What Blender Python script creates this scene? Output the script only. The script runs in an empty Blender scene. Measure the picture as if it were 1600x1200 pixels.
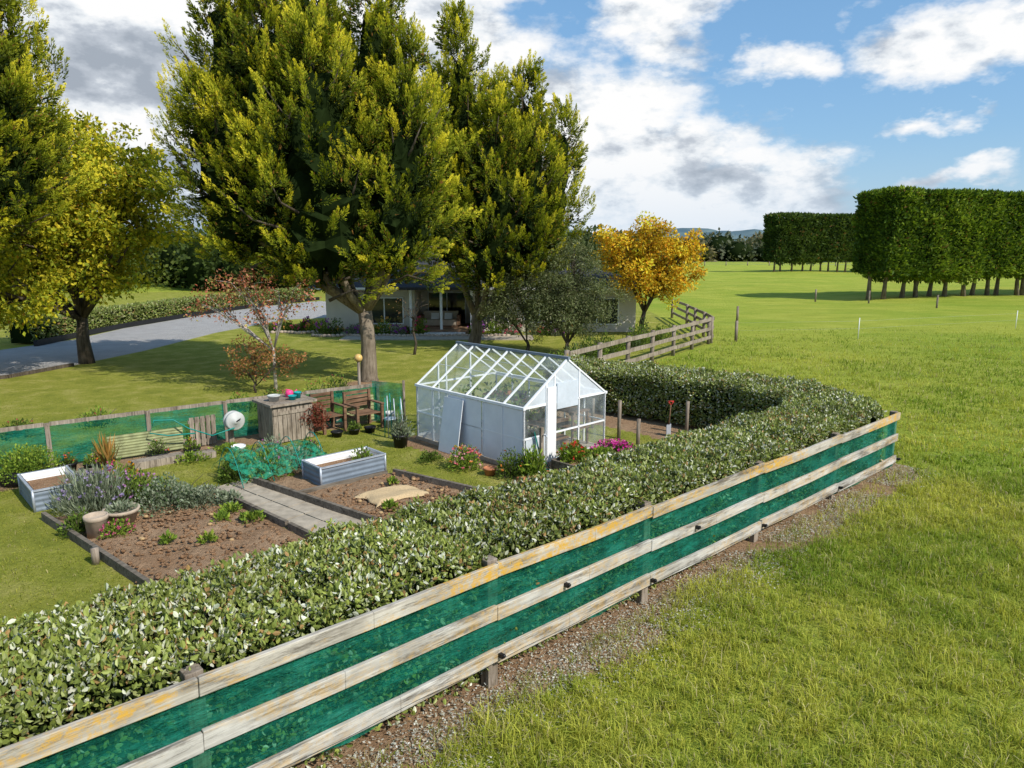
import bpy, math, numpy as np
np.seterr(all='ignore')
rng=np.random.default_rng(7)
R=math.radians
SC=bpy.context.scene
D=np.array([.728,.685]);D/=np.linalg.norm(D);L=np.array([-D[1],D[0]]);O=np.array([-.14,5.99])
ANG=math.atan2(D[1],D[0])
def ab(a,b): return O+a*D+b*L
def P3(a,b,z=0):
    q=ab(a,b);return np.array([q[0],q[1],z])
def nrm(v):
    v=np.asarray(v,float);return v/np.maximum(np.linalg.norm(v,axis=-1,keepdims=True),1e-9)
# ---------------------------------------------------------------- materials
MATS={}
def newmat(name):
    m=bpy.data.materials.new(name);m.use_nodes=True;nt=m.node_tree;nt.nodes.clear();MATS[name]=m
    return m,nt
def N(nt,t,**k):
    n=nt.nodes.new(t)
    for a,b in k.items(): setattr(n,a,b)
    return n
def ramp(nt,fac,stops):
    r=nt.nodes.new('ShaderNodeValToRGB');e=r.color_ramp.elements
    while len(e)>1:e.remove(e[0])
    e[0].position=stops[0][0];e[0].color=(*stops[0][1],1)
    for p,c in stops[1:]:
        q=e.new(p);q.color=(*c,1)
    nt.links.new(fac,r.inputs[0]);return r.outputs[0]
def noise(nt,scale,detail=4,rough=.55,vec=None,out=0):
    n=N(nt,'ShaderNodeTexNoise');n.inputs['Scale'].default_value=scale;n.inputs['Detail'].default_value=detail;n.inputs['Roughness'].default_value=rough
    if vec is not None: nt.links.new(vec,n.inputs['Vector'])
    return n.outputs[out]
def objco(nt,rz=0,sc=(1,1,1)):
    t=N(nt,'ShaderNodeTexCoord')
    v=t.outputs['Object']
    if rz:
        m=N(nt,'ShaderNodeMapping');m.vector_type='POINT';m.inputs['Rotation'].default_value=(0,0,rz);nt.links.new(v,m.inputs[0]);v=m.outputs[0]
    m=N(nt,'ShaderNodeMapping');m.inputs['Scale'].default_value=sc;nt.links.new(v,m.inputs[0])
    return m.outputs[0]
def mix(nt,f,a,b,bt='MIX'):
    m=N(nt,'ShaderNodeMix',data_type='RGBA',blend_type=bt)
    for s,x in ((m.inputs[0],f),(m.inputs[6],a),(m.inputs[7],b)):
        if hasattr(x,'links') : nt.links.new(x,s)
        elif isinstance(x,(int,float)): s.default_value=x
        else: s.default_value=(*x,1)
    return m.outputs[2]
def math_(nt,op,a,b=0,c=None,clamp=False):
    m=N(nt,'ShaderNodeMath',operation=op);m.use_clamp=clamp
    for i,x in enumerate((a,b,c)):
        if x is None: continue
        if hasattr(x,'links'): nt.links.new(x,m.inputs[i])
        else: m.inputs[i].default_value=x
    return m.outputs[0]
def fin(nt,col,rough=.7,bump=None,bs=.3,bd=.02,spec=.3,metal=0,extra=None):
    b=N(nt,'ShaderNodeBsdfPrincipled')
    if hasattr(col,'links'): nt.links.new(col,b.inputs['Base Color'])
    else: b.inputs['Base Color'].default_value=(*col,1)
    b.inputs['Roughness'].default_value=rough
    b.inputs['Specular IOR Level'].default_value=spec;b.inputs['Metallic'].default_value=metal
    if bump is not None:
        u=N(nt,'ShaderNodeBump');u.inputs['Strength'].default_value=bs;u.inputs['Distance'].default_value=bd
        nt.links.new(bump,u.inputs['Height']);nt.links.new(u.outputs[0],b.inputs['Normal'])
    o=N(nt,'ShaderNodeOutputMaterial');nt.links.new(b.outputs[0],o.inputs[0]);return b,o
def simple(name,c,rough=.6,var=.25,scale=6,metal=0,spec=.3,bump=0):
    m,nt=newmat(name);v=objco(nt);n=noise(nt,scale,5,.6,v)
    c=np.array(c);col=ramp(nt,n,[(.3,tuple(c*(1-var))),(.7,tuple(np.minimum(c*(1+var),.95)))])
    fin(nt,col,rough,n if bump else None,bump,.01,spec,metal);return m
def wood(name,c1,c2,rz=0,axis=0,lichen=0,rough=.8,fine=22,streak=.75):
    m,nt=newmat(name)
    sc=[fine]*3;sc[axis]=1.0
    v=objco(nt,rz,tuple(sc));g=noise(nt,1.6,6,.65,v)
    v2=objco(nt);n2=noise(nt,2.3,4,.6,v2)
    col=ramp(nt,g,[(.28,c1),(.5,tuple((np.array(c1)+np.array(c2))/2)),(.72,c2)])
    dirt=ramp(nt,n2,[(.35,(.55,.53,.5)),(.6,(1,1,1))]);col=mix(nt,.7,col,dirt,'MULTIPLY')
    sc2=[11]*3;sc2[axis]=1.1
    st=noise(nt,1.3,6,.8,objco(nt,rz,tuple(sc2)));col=mix(nt,streak,col,ramp(nt,st,[(.38,(.28,.26,.24)),(.50,(1,1,1))]),'MULTIPLY')
    if lichen:
        n3=noise(nt,.7,7,.8,objco(nt,rz,(1,3,5)));f=ramp(nt,n3,[(.45,(0,0,0)),(.56,(1,1,1))])
        n4=noise(nt,13,5,.8,v2);f4=ramp(nt,n4,[(.42,(.10,.10,.10)),(.56,(1,1,1))])
        f=mix(nt,1.0,f,f4,'MULTIPLY');fm=math_(nt,'MULTIPLY',f,lichen)
        col=mix(nt,fm,col,(.56,.32,.04))
    fin(nt,col,rough,g,.5,.01,.15);return m
def leafmat(name,trans=.35,rough=.55,spec=.25):
    m,nt=newmat(name);a=N(nt,'ShaderNodeAttribute',attribute_name='Col')
    b,o=fin(nt,a.outputs[0],rough,spec=spec)
    t=N(nt,'ShaderNodeBsdfTranslucent');c=mix(nt,1.0,a.outputs[0],(1.0,1.0,.5),'MULTIPLY');nt.links.new(c,t.inputs[0])
    s=N(nt,'ShaderNodeMixShader');s.inputs[0].default_value=trans
    nt.links.new(b.outputs[0],s.inputs[1]);nt.links.new(t.outputs[0],s.inputs[2]);nt.links.new(s.outputs[0],o.inputs[0]);return m
leaf=leafmat('foliage',.36,.6,.15);hleaf=leafmat('hedge_foliage',.22,.45,.35)
blade=leafmat('grass_blade',.42,.6,.15)
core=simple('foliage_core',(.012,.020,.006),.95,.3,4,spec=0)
bark=wood('bark',(.13,.10,.07),(.30,.25,.19),0,2,fine=9)
barkd=wood('bark_dark',(.06,.05,.035),(.15,.12,.09),0,2,fine=9)
barkp=simple('bark_pale',(.38,.34,.3),.8,.3,12)
railw=wood('rail_wood',(.33,.31,.28),(.64,.62,.57),-ANG,0,.38,streak=.9)
raill=wood('rail_wood_lichen',(.32,.29,.25),(.62,.58,.50),-ANG,0,.95,streak=.9)
postw=wood('post_wood',(.18,.145,.11),(.38,.32,.26),0,2)
timb=wood('edging_timber',(.11,.095,.075),(.27,.23,.185),-ANG,0,fine=14)
greyw=wood('weathered_boards',(.20,.165,.13),(.44,.375,.30),0,2)
brownw=wood('brown_timber',(.14,.08,.05),(.30,.18,.11),-ANG,0)
white=simple('white_aluminium',(.78,.79,.8),.4,.06,3)
whitep=simple('white_panel',(.72,.74,.77),.5,.08,2)
galv=simple('galvanised',(.42,.46,.52),.4,.15,5,.3)
darkgalv=simple('galvanised_blue_grey',(.17,.21,.26),.55,.2,4,.1)
black=simple('black_plastic',(.012,.012,.013),.45,.3,8)
terra=simple('terracotta',(.42,.17,.08),.8,.25,9)
concrete=simple('concrete_pot',(.42,.34,.26),.85,.2,9,bump=.3)
teal=simple('teal_plastic',(.01,.30,.30),.35,.1,5)
tealhose=simple('hose_rubber',(.01,.22,.18),.4,.1,5)
pink=simple('pink_plastic',(.75,.06,.22),.4,.1,5)
redp=simple('red_plastic',(.5,.04,.03),.4,.1,5)
cream=simple('olive_corrugated',(.25,.27,.13),.7,.3,7)
hosewhite=simple('hose_reel_grey',(.45,.46,.44),.5,.15,5)
orangeb=simple('amber_globe',(.55,.36,.12),.35,.25,6)
hessian=simple('hessian_sack',(.50,.37,.21),.95,.18,40,bump=.5)
paver=simple('paver',(.36,.31,.24),.9,.25,7,bump=.3)
potato=simple('potato_skin',(.38,.26,.13),.8,.2,20)
wallm=simple('cream_wall',(.60,.56,.48),.8,.08,2)
roofm=simple('dark_roof',(.05,.052,.058),.85,.2,6,spec=.08)
winglass,nt=newmat('window_glass');fin(nt,(.02,.025,.03),.05,spec=.8)
beige=simple('beige_cushion',(.45,.38,.30),.9,.1,8)
deckm=wood('deck_wood',(.25,.15,.09),(.42,.28,.18),0,0)
soil_m,nt=newmat('soil');v=objco(nt);n1=noise(nt,3,6,.7,v);n2=noise(nt,38,5,.7,v)
c=ramp(nt,n1,[(.3,(.27,.155,.085)),(.7,(.46,.29,.17))]);c2=ramp(nt,n2,[(.32,(.42,.38,.35)),(.55,(1,1,1)),(.72,(1.0,.98,.9))]);c=mix(nt,.75,c,c2,'MULTIPLY')
fin(nt,c,.95,math_(nt,'ADD',n2,n1),1.0,.05,.1)
netm,nt=newmat('shade_netting');v=objco(nt);nn=noise(nt,2.6,6,.75,objco(nt,-ANG,(.7,1,2.6)))
n6=noise(nt,1.0,5,.8,objco(nt,-ANG,(5,1,1.2)))
c=ramp(nt,nn,[(.3,(.003,.14,.095)),(.52,(.01,.29,.20)),(.72,(.06,.47,.34))])
c=mix(nt,.8,c,ramp(nt,n6,[(.34,(.5,.55,.55)),(.55,(1,1,1))]),'MULTIPLY')
b,o=fin(nt,c,.55,nn,1.0,.12,.25)
tr=N(nt,'ShaderNodeBsdfTransparent');tr.inputs[0].default_value=(.6,1.0,.85,1);tl=N(nt,'ShaderNodeBsdfTranslucent');nt.links.new(c,tl.inputs[0])
s1=N(nt,'ShaderNodeMixShader');s1.inputs[0].default_value=.35;nt.links.new(b.outputs[0],s1.inputs[1]);nt.links.new(tl.outputs[0],s1.inputs[2])
n5=noise(nt,1.9,4,.7,objco(nt,-ANG,(.8,1,2)))
s2=N(nt,'ShaderNodeMixShader');nt.links.new(ramp(nt,n5,[(.35,(.18,)*3),(.62,(.68,)*3)]),s2.inputs[0]);nt.links.new(s1.outputs[0],s2.inputs[1]);nt.links.new(tr.outputs[0],s2.inputs[2]);nt.links.new(s2.outputs[0],o.inputs[0])
def glassm(name,tint,op,rough=.08):
    m,nt=newmat(name);b,o=fin(nt,tint,rough,spec=.6);tr=N(nt,'ShaderNodeBsdfTransparent');tr.inputs[0].default_value=(.92,.96,.95,1)
    f=ramp(nt,noise(nt,1.7,5,.7,objco(nt)),[(.35,(max(op-.12,0),)*3),(.7,(min(op+.15,1),)*3)])
    s=N(nt,'ShaderNodeMixShader');nt.links.new(f,s.inputs[0]);nt.links.new(tr.outputs[0],s.inputs[1]);nt.links.new(b.outputs[0],s.inputs[2]);nt.links.new(s.outputs[0],o.inputs[0]);return m
glass=glassm('greenhouse_glass',(.50,.56,.57),.17);milky=glassm('milky_sheet',(.70,.76,.82),.72,.4)
# ---------------------------------------------------------------- builder
class B:
    def __init__(s,name):
        s.name=name;s.V=[];s.L=[];s.S=[];s.M=[];s.C=[];s.SM=[];s.n=0;s.mats=[]
    def mi(s,m):
        if m not in s.mats:s.mats.append(m)
        return s.mats.index(m)
    def add(s,V,Fs,m,col=None,smooth=False):
        V=np.asarray(V,float).reshape(-1,3);k=s.mi(m)
        if not isinstance(Fs,list):Fs=[Fs]
        elif not isinstance(Fs[0],np.ndarray):Fs=[np.array(Fs)]
        for F in Fs:
            F=np.asarray(F,dtype=np.int64)
            s.L.append((F+s.n).ravel());s.S.append(np.full(len(F),F.shape[1]));s.M.append(np.full(len(F),k));s.SM.append(np.full(len(F),smooth))
        s.V.append(V)
        if col is None: col=np.full((len(V),3),.5)
        col=np.asarray(col,float)
        if col.ndim==1: col=np.tile(col,(len(V),1))
        s.C.append(col);s.n+=len(V)
    def box(s,c,size,m,dx=(1,0),tilt=None):
        sx,sy,sz=size;dx=nrm(dx);X=np.array([dx[0],dx[1],0]);Y=np.array([-dx[1],dx[0],0]);Z=np.array([0,0,1.])
        if tilt is not None:
            ax,an=tilt;A={'x':X,'y':Y}[ax]
            def rot(v): return v*math.cos(an)+np.cross(A,v)*math.sin(an)+A*np.dot(A,v)*(1-math.cos(an))
            X,Y,Z=rot(X),rot(Y),rot(Z)
        V=[np.array(c)+X*sx/2*i+Y*sy/2*j+Z*sz/2*k for k in(-1,1) for j in(-1,1) for i in(-1,1)]
        s.add(V,[[0,2,3,1],[4,5,7,6],[0,1,5,4],[2,6,7,3],[0,4,6,2],[1,3,7,5]],m)
    def beam(s,p0,p1,w,h,m,up=(0,0,1)):
        p0=np.asarray(p0,float);p1=np.asarray(p1,float);X=nrm(p1-p0);Y=nrm(np.cross(up,X));Z=np.cross(X,Y)
        V=[q+Y*w/2*j+Z*h/2*k for q in(p0,p1) for k in(-1,1) for j in(-1,1)]
        s.add(V,[[0,1,3,2],[4,6,7,5],[0,4,5,1],[2,3,7,6],[0,2,6,4],[1,5,7,3]],m)
    def tube(s,pts,rad,m,seg=8,col=None,cap=True):
        pts=np.asarray(pts,float);n=len(pts);rad=np.broadcast_to(rad,(n,))
        T=nrm(np.gradient(pts,axis=0));ref=np.array([.31,.17,.94]) if abs(T[0][2])<.8 else np.array([1.,.1,0])
        V=[]
        for i in range(n):
            u=nrm(np.cross(T[i],ref));w=np.cross(T[i],u)
            a=np.arange(seg)*2*math.pi/seg
            V.append(pts[i]+rad[i]*(np.cos(a)[:,None]*u+np.sin(a)[:,None]*w))
        V=np.concatenate(V);F=[]
        for i in range(n-1):
            for j in range(seg):
                F.append([i*seg+j,i*seg+(j+1)%seg,(i+1)*seg+(j+1)%seg,(i+1)*seg+j])
        Fs=[np.array(F)]
        if cap: Fs+= [np.array([list(range(seg))[::-1]]),np.array([[ (n-1)*seg+j for j in range(seg)]])]
        s.add(V,Fs,m,col,True)
    def sph(s,c,r,m,seg=12,rings=8,col=None,noise_=0):
        r=np.broadcast_to(r,(3,));V=[];F=[]
        for i in range(rings+1):
            th=math.pi*i/rings
            for j in range(seg):
                ph=2*math.pi*j/seg;k=1+noise_*rng.normal()
                V.append([c[0]+k*r[0]*math.sin(th)*math.cos(ph),c[1]+k*r[1]*math.sin(th)*math.sin(ph),c[2]+k*r[2]*math.cos(th)])
        for i in range(rings):
            for j in range(seg): F.append([i*seg+j,(i+1)*seg+j,(i+1)*seg+(j+1)%seg,i*seg+(j+1)%seg])
        s.add(V,np.array(F),m,col,True)
    def lathe(s,c,prof,m,seg=20):
        V=[];F=[]
        for r,z in prof:
            for j in range(seg):
                a=2*math.pi*j/seg;V.append([c[0]+r*math.cos(a),c[1]+r*math.sin(a),c[2]+z])
        for i in range(len(prof)-1):
            for j in range(seg):F.append([i*seg+j,i*seg+(j+1)%seg,(i+1)*seg+(j+1)%seg,(i+1)*seg+j])
        s.add(V,np.array(F),m,None,True)
    def corr(s,p0,p1,h,m,n=6,amp=.015,z0=0,vertical=False):
        p0=np.asarray(p0,float)[:2];p1=np.asarray(p1,float)[:2];d=p1-p0;ln=np.linalg.norm(d);d/=ln;nn=np.array([d[1],-d[0]])
        k=n*6+1;V=[];t=np.linspace(0,1,k);o=amp*np.sin(t*n*2*math.pi)
        if vertical:
            for i in range(k):
                q=p0+d*ln*t[i]+nn*o[i];V+= [[*q,z0],[*q,z0+h]]
        else:
            for i in range(k):
                for q in (p0,p1):
                    w=q+nn*o[i];V.append([*w,z0+h*t[i]])
        F=[[2*i,2*i+1,2*i+3,2*i+2] for i in range(k-1)];s.add(V,np.array(F),m,None,True)
    def kites(s,P,Dv,ln,wd,m,col,W=None):
        n=len(P)
        if n==0:return
        Dv=nrm(Dv)
        if W is None: W=nrm(np.cross(Dv,rng.normal(size=(n,3))))
        ln=np.broadcast_to(ln,(n,))[:,None];wd=np.broadcast_to(wd,(n,))[:,None];Nn=np.cross(Dv,W)
        mid=P+Dv*ln*.45+Nn*ln*.06
        V=np.stack([P,mid+W*wd/2,P+Dv*ln,mid-W*wd/2],1).reshape(-1,3)
        s.add(V,np.arange(n*4).reshape(n,4),m,np.repeat(col,4,0))
    def leaves6(s,P,Dv,W,ln,wd,m,col):
        n=len(P);Dv=nrm(Dv);Nn=np.cross(Dv,W);ln=ln[:,None];wd=wd[:,None]
        V=np.stack([P,P+Dv*ln*.33+W*wd*.5+Nn*wd*.22,P+Dv*ln*.72+W*wd*.42+Nn*wd*.2,P+Dv*ln,P+Dv*ln*.72-W*wd*.42+Nn*wd*.2,P+Dv*ln*.33-W*wd*.5+Nn*wd*.22],1).reshape(-1,3)
        b=np.arange(n)[:,None]*6
        s.add(V,[b+np.array([0,1,2,3]),b+np.array([0,3,4,5])],m,np.repeat(col,6,0))
    def done(s,parent=None):
        me=bpy.data.meshes.new(s.name);V=np.concatenate(s.V);Lp=np.concatenate(s.L);S=np.concatenate(s.S);M=np.concatenate(s.M);C=np.concatenate(s.C);SM=np.concatenate(s.SM)
        me.vertices.add(len(V));me.vertices.foreach_set('co',V.ravel());me.loops.add(len(Lp));me.loops.foreach_set('vertex_index',Lp.astype(np.int32))
        me.polygons.add(len(S));st=np.concatenate([[0],np.cumsum(S)[:-1]]);me.polygons.foreach_set('loop_start',st.astype(np.int32))
        for m in s.mats:me.materials.append(m)
        me.polygons.foreach_set('material_index',M.astype(np.int32));me.polygons.foreach_set('use_smooth',SM.astype(bool))
        me.update(calc_edges=True)
        a=me.color_attributes.new('Col','FLOAT_COLOR','POINT');a.data.foreach_set('color',np.concatenate([C,np.ones((len(C),1))],1).astype(np.float32).ravel())
        me.validate()
        o=bpy.data.objects.new(s.name,me);SC.collection.objects.link(o)
        if parent:o.parent=parent
        return o
def empty(name):
    e=bpy.data.objects.new(name,None);SC.collection.objects.link(e);return e
# ---------------------------------------------------------------- value noise
def vnoise(x,y,seed=0):
    x=np.asarray(x,float);y=np.asarray(y,float)
    xi=np.floor(x).astype(np.int64);yi=np.floor(y).astype(np.int64);fx=x-xi;fy=y-yi;fx=fx*fx*(3-2*fx);fy=fy*fy*(3-2*fy)
    def h(i,j):
        n=(i*374761393+j*668265263+seed*69069)&0x7fffffff;n=((n^(n>>13))*1274126177)&0x7fffffff;return ((n^(n>>16))&0xffff)/65535.
    return (h(xi,yi)*(1-fx)+h(xi+1,yi)*fx)*(1-fy)+(h(xi,yi+1)*(1-fx)+h(xi+1,yi+1)*fx)*fy
def fbm(x,y,seed=0,o=4):
    s=0;a=.5
    for i in range(o): s=s+a*vnoise(x*2**i,y*2**i,seed+i);a/=2
    return s
def toab(x,y):
    return (x-O[0])*D[0]+(y-O[1])*D[1],(x-O[0])*L[0]+(y-O[1])*L[1]
def sdpoly(x,y,poly):
    poly=np.array(poly);ins=np.zeros(x.shape,bool);d=np.full(x.shape,1e9)
    for i in range(len(poly)):
        x0,y0=poly[i];x1,y1=poly[(i+1)%len(poly)]
        dx,dy=x1-x0,y1-y0;t=np.clip(((x-x0)*dx+(y-y0)*dy)/(dx*dx+dy*dy),0,1)
        d=np.minimum(d,np.hypot(x-x0-t*dx,y-y0-t*dy))
        c=((y0>y)!=(y1>y))&(x<(x1-x0)*(y-y0)/((y1-y0)+1e-12)+x0);ins^=c
    return np.where(ins,-d,d)
GARDEN=[ab(-40,0),ab(10.1,0),ab(11.6,1.9),ab(11.6,5.8),ab(10.9,8.6),(1.6,20.5),(8.7,31.3),(10,60),(-22,75),(-90,60),(-90,-40)]
DRIVE=[(-34,12),(-20,18),(-16.4,22.5),(-15.8,25.1),(-15.2,29.1),(-15,35.8),(-13.8,42.7),(-9,46),(-9,56),(-16,60),(-18.5,54),(-20,47),(-20.8,38),(-20.4,33),(-21.5,28.6),(-27,24),(-40,19)]
PLOT1=[ab(-1.72,4.2),ab(-2.17,7.9),ab(.19,7.6),ab(.45,4.2),ab(.6,2.3),ab(-1.5,2.3)]
PLOT2=[ab(.85,7.4),ab(1.36,4.13),ab(1.6,2.4),ab(3.8,2.6),ab(3.42,4.2),ab(2.97,6.15),ab(2.4,8.3),ab(.75,8.4)]
def gz(x,y):
    r=np.hypot(x,y);s=sdpoly(x,y,GARDEN)
    f=np.clip(s/4,0,1)
    z=(fbm(x*.35,y*.35,3)-.47)*.12*f+(fbm(x*.05,y*.05,9)-.47)*np.clip((r-18)/60,0,1)*1.2*np.clip(s/12,0,1)
    return z
# ---------------------------------------------------------------- ground
def axis(lo,hi,f0,f1,st):
    core_=list(np.arange(f0,f1,st))
    g=st;x=f1;up=[]
    while x<hi: up.append(x);g*=1.09;x+=g
    up.append(hi)
    g=st;x=f0;dn=[]
    while x>lo:
        g*=1.09;x-=g;dn.append(max(x,lo))
    return np.array(sorted(set(dn+core_+up)))
xs=axis(-4000,4000,-22,20,.16);ys=axis(-60,5000,1,34,.16)
gx,gy=np.meshgrid(xs,ys);X=gx.ravel();Y=gy.ravel();Z=gz(X,Y)
a_,b_=toab(X,Y);nz=fbm(X*1.6,Y*1.6,21);nz2=fbm(X*6,Y*6,31)
sg=sdpoly(X,Y,GARDEN)
def sig(x): return 1/(1+np.exp(np.clip(x,-50,50)))
lawn=sig(sg*9)
edge_n=fbm(X*.9,Y*.9,8)
strip=sig((-b_-(.10+1.1*(edge_n-.22)))*9)*sig((b_-.3)*9)*((a_<10.4)&(a_>-30))*(.55+nz)
dirt=np.clip(strip*1.2,0,1)
dirt=np.maximum(dirt,((b_>-.1)&(b_<2.0)&(a_<10)&(a_>-30))*.95)
hd=np.clip(1-np.abs(sg)/.45,0,1)*((a_>9)&(b_<9)&(b_>-.3))
dirt=np.maximum(dirt,hd*.75)
dirt=np.maximum(dirt,((a_>8.6)&(a_<11.4)&(b_>0)&(b_<8.3)&(sg<0))*.85)
dirt=np.maximum(dirt,np.clip(1-np.hypot(X+4.55,Y-21.6)/1.3,0,1));dirt=np.maximum(dirt,np.clip(1-np.hypot(X+1.65,Y-30.4)/1.6,0,1))
for q in [PLOT1,PLOT2]:
    dirt=np.maximum(dirt,sig(sdpoly(X,Y,q)*30))
dirt=np.maximum(dirt,((b_>9.9)&(b_<10.9)&(a_>-14)&(a_<5.2))*(.4+nz)*.9)
dirt=np.maximum(dirt,((b_>4.2)&(b_<8.2)&(a_>4.3)&(a_<7.2))*.8)
grav=sig(sdpoly(X,Y,DRIVE)*5)
insoil=np.minimum(sdpoly(X,Y,PLOT1),sdpoly(X,Y,PLOT2))
Z=Z+np.where(insoil<-.12,.02+(nz2-.45)*.12+(nz-.45)*.10,0)
nx,ny=len(xs),len(ys);i=np.arange(nx-1)[None,:]+nx*np.arange(ny-1)[:,None];F=np.stack([i,i+1,i+nx+1,i+nx],-1).reshape(-1,4)
gm,nt=newmat('ground');at=N(nt,'ShaderNodeAttribute',attribute_name='Col');sp=N(nt,'ShaderNodeSeparateColor');nt.links.new(at.outputs[0],sp.inputs[0])
v=objco(nt)
nA=noise(nt,.12,5,.6,v);nB=noise(nt,1.3,6,.65,v);nC=noise(nt,14,5,.75,v);nD=noise(nt,60,3,.7,v)
vst=objco(nt,0,(.5,1.1,1));nE=noise(nt,.55,8,.75,vst)
fcol=ramp(nt,nE,[(.30,(.18,.25,.028)),(.5,(.31,.365,.045)),(.68,(.47,.47,.10))])
fcol=mix(nt,.45,fcol,ramp(nt,nA,[(.35,(.21,.32,.03)),(.62,(.44,.44,.07))]))
fcol=mix(nt,.85,fcol,ramp(nt,nC,[(.3,(.42,.48,.38)),(.55,(1,1,1)),(.75,(1.0,1.0,.8))]),'MULTIPLY')
lcol=ramp(nt,nB,[(.3,(.20,.23,.035)),(.5,(.30,.31,.05)),(.7,(.44,.40,.12))])
lcol=mix(nt,.75,lcol,ramp(nt,nC,[(.3,(.55,.6,.5)),(.6,(1,1,1))]),'MULTIPLY')
dcol=ramp(nt,nB,[(.3,(.29,.175,.10)),(.7,(.47,.32,.20))]);dcol=mix(nt,.8,dcol,ramp(nt,nC,[(.3,(.4,.37,.34)),(.52,(.95,.95,.95)),(.7,(1,1,1))]),'MULTIPLY')
gcol=ramp(nt,nD,[(.3,(.30,.29,.28)),(.7,(.50,.485,.47))]);gcol=mix(nt,.5,gcol,ramp(nt,nB,[(.35,(.7,.7,.68)),(.65,(1,1,1))]),'MULTIPLY')
def thr(ch,amt=.5):
    q=math_(nt,'ADD',ch,math_(nt,'MULTIPLY',math_(nt,'SUBTRACT',nC,.5),amt));return ramp(nt,q,[(.42,(0,0,0)),(.58,(1,1,1))])
col=mix(nt,thr(sp.outputs[0]),fcol,lcol);col=mix(nt,thr(sp.outputs[2],.3),col,gcol);col=mix(nt,thr(sp.outputs[1],.9),col,dcol)
fin(nt,col,.95,math_(nt,'ADD',math_(nt,'MULTIPLY',nC,1.0),math_(nt,'MULTIPLY',nD,.4)),1.0,.06,.08)
g=B('ground');g.add(np.stack([X,Y,Z],1),F,gm,np.stack([lawn,dirt,grav],1),True);g.done()
# ---------------------------------------------------------------- grass
def grass(name,n,xr,yr,keep,h,w,cols,dry_f=.07,per=12,sp=.035):
    m=n//per;tx=rng.uniform(*xr,m);ty=rng.uniform(*yr,m);ts=rng.uniform(.5,1.5,m)**1.2;td=rng.uniform(-.3,.3,m)
    x=np.repeat(tx,per)+rng.normal(0,sp,m*per);y=np.repeat(ty,per)+rng.normal(0,sp,m*per);ts=np.repeat(ts,per);td=np.repeat(td,per);cxx=np.repeat(tx,per);cyy=np.repeat(ty,per)
    k=keep(x,y);x=x[k];y=y[k];ts=ts[k];td=td[k];cxx=cxx[k];cyy=cyy[k];n=len(x);z=gz(x,y)-.01
    pat=fbm(x*.55,y*.55,5);pat2=fbm(x*1.9,y*1.9,6)
    hh=h*(.35+1.4*pat2)*ts*rng.uniform(.55,1.35,n);ln=rng.uniform(.2,1.0,n)
    th2=np.arctan2(-(x-cxx),y-cyy)+rng.normal(0,.8,n);th=th2+rng.normal(0,.5,n)
    side=np.stack([np.cos(th),np.sin(th),0*th],1);lean=np.stack([-np.sin(th2),np.cos(th2),0*th],1)
    P=np.stack([x,y,z],1);W=(w*rng.uniform(.6,1.3,n))[:,None]
    mid=P+lean*(hh*ln*.28)[:,None]+np.array([0,0,1])*(hh*.6)[:,None];tip=P+lean*(hh*ln*.95)[:,None]+np.array([0,0,1])*(hh*(1.05-.45*ln))[:,None]
    t=np.clip((pat-.34)*3.4+td+rng.normal(0,.18,n),0,1)[:,None];c=np.array(cols[0])*(1-t)+np.array(cols[1])*t
    dry=rng.random(n)<dry_f;c[dry]=np.array(cols[2])*rng.uniform(.6,1.1,(dry.sum(),1))
    c=c*rng.uniform(.75,1.2,(n,1))
    g=B(name)
    V=np.stack([P-side*W/2,P+side*W/2,mid+side*W*.4,mid-side*W*.4,tip],1).reshape(-1,3);b=np.arange(n)[:,None]*5
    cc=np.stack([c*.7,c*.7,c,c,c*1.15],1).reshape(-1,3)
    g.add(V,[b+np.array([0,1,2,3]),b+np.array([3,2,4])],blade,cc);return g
def infield(x,y):
    s=sdpoly(x,y,GARDEN);e=.10+1.1*(fbm(x*.9,y*.9,8)-.22);ok=(s>e)|((s>.08)&(rng.random(len(x))<.16))
    cam=(y>1.5)&(np.abs(x)<(y+.6)*.80+.6);return ok&cam
fc=[(.22,.32,.03),(.54,.54,.09),(.66,.57,.30)]
g1=grass('meadow_grass',430000,(-3.5,10.5),(1.8,12.5),lambda x,y:infield(x,y)&(rng.random(len(x))<np.clip((13.5-y)/3,0,1)),.105,.008,fc,.10,13,.036);g1.done()
g2=grass('meadow_grass',330000,(2,30),(10,40),lambda x,y:infield(x,y)&(rng.random(len(x))<np.clip((40-y)/26,0,1)**1.5),.10,.017,fc,.09,8,.07);g2.done()
def instrip(x,y):
    a,b=toab(x,y);return (a<10.6)&(a>-6)&(b<-.04)&(-b<.25+1.1*(fbm(x*.9,y*.9,8)-.22))&(vnoise(x*2.1,y*2.1,61)>.45)
gs=grass('dry_grass',110000,(-4.5,8.5),(1.5,14),instrip,.10,.006,[(.36,.34,.10),(.54,.46,.22),(.64,.54,.34)],.35,10,.03);gs.done()
def inlawn(x,y):
    s=sdpoly(x,y,GARDEN);a,b=toab(x,y);s2=np.minimum(sdpoly(x,y,PLOT1),sdpoly(x,y,PLOT2));pa=(a>-.1)&(a<1.5)&(b<7.6)&(b>2)
    gh=(a>4.2)&(a<7.3)&(b>4.2)&(b<8.2);return (s<-.3)&(b>2.0)&(s2>.05)&~pa&~gh&(sdpoly(x,y,DRIVE)>.1)&(np.abs(x)<(y+.6)*.8+.6)&(~((b>10)&(b<10.9)&(a<5.2)))&((a<8.6)|(b>9.2))&(rng.random(len(x))<np.clip((20-y)/8,0,1))
g3=grass('lawn_grass',230000,(-14,4),(5,20),inlawn,.032,.009,[(.22,.27,.03),(.42,.41,.07),(.54,.46,.22)],.12,4,.06);g3.done()
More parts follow.
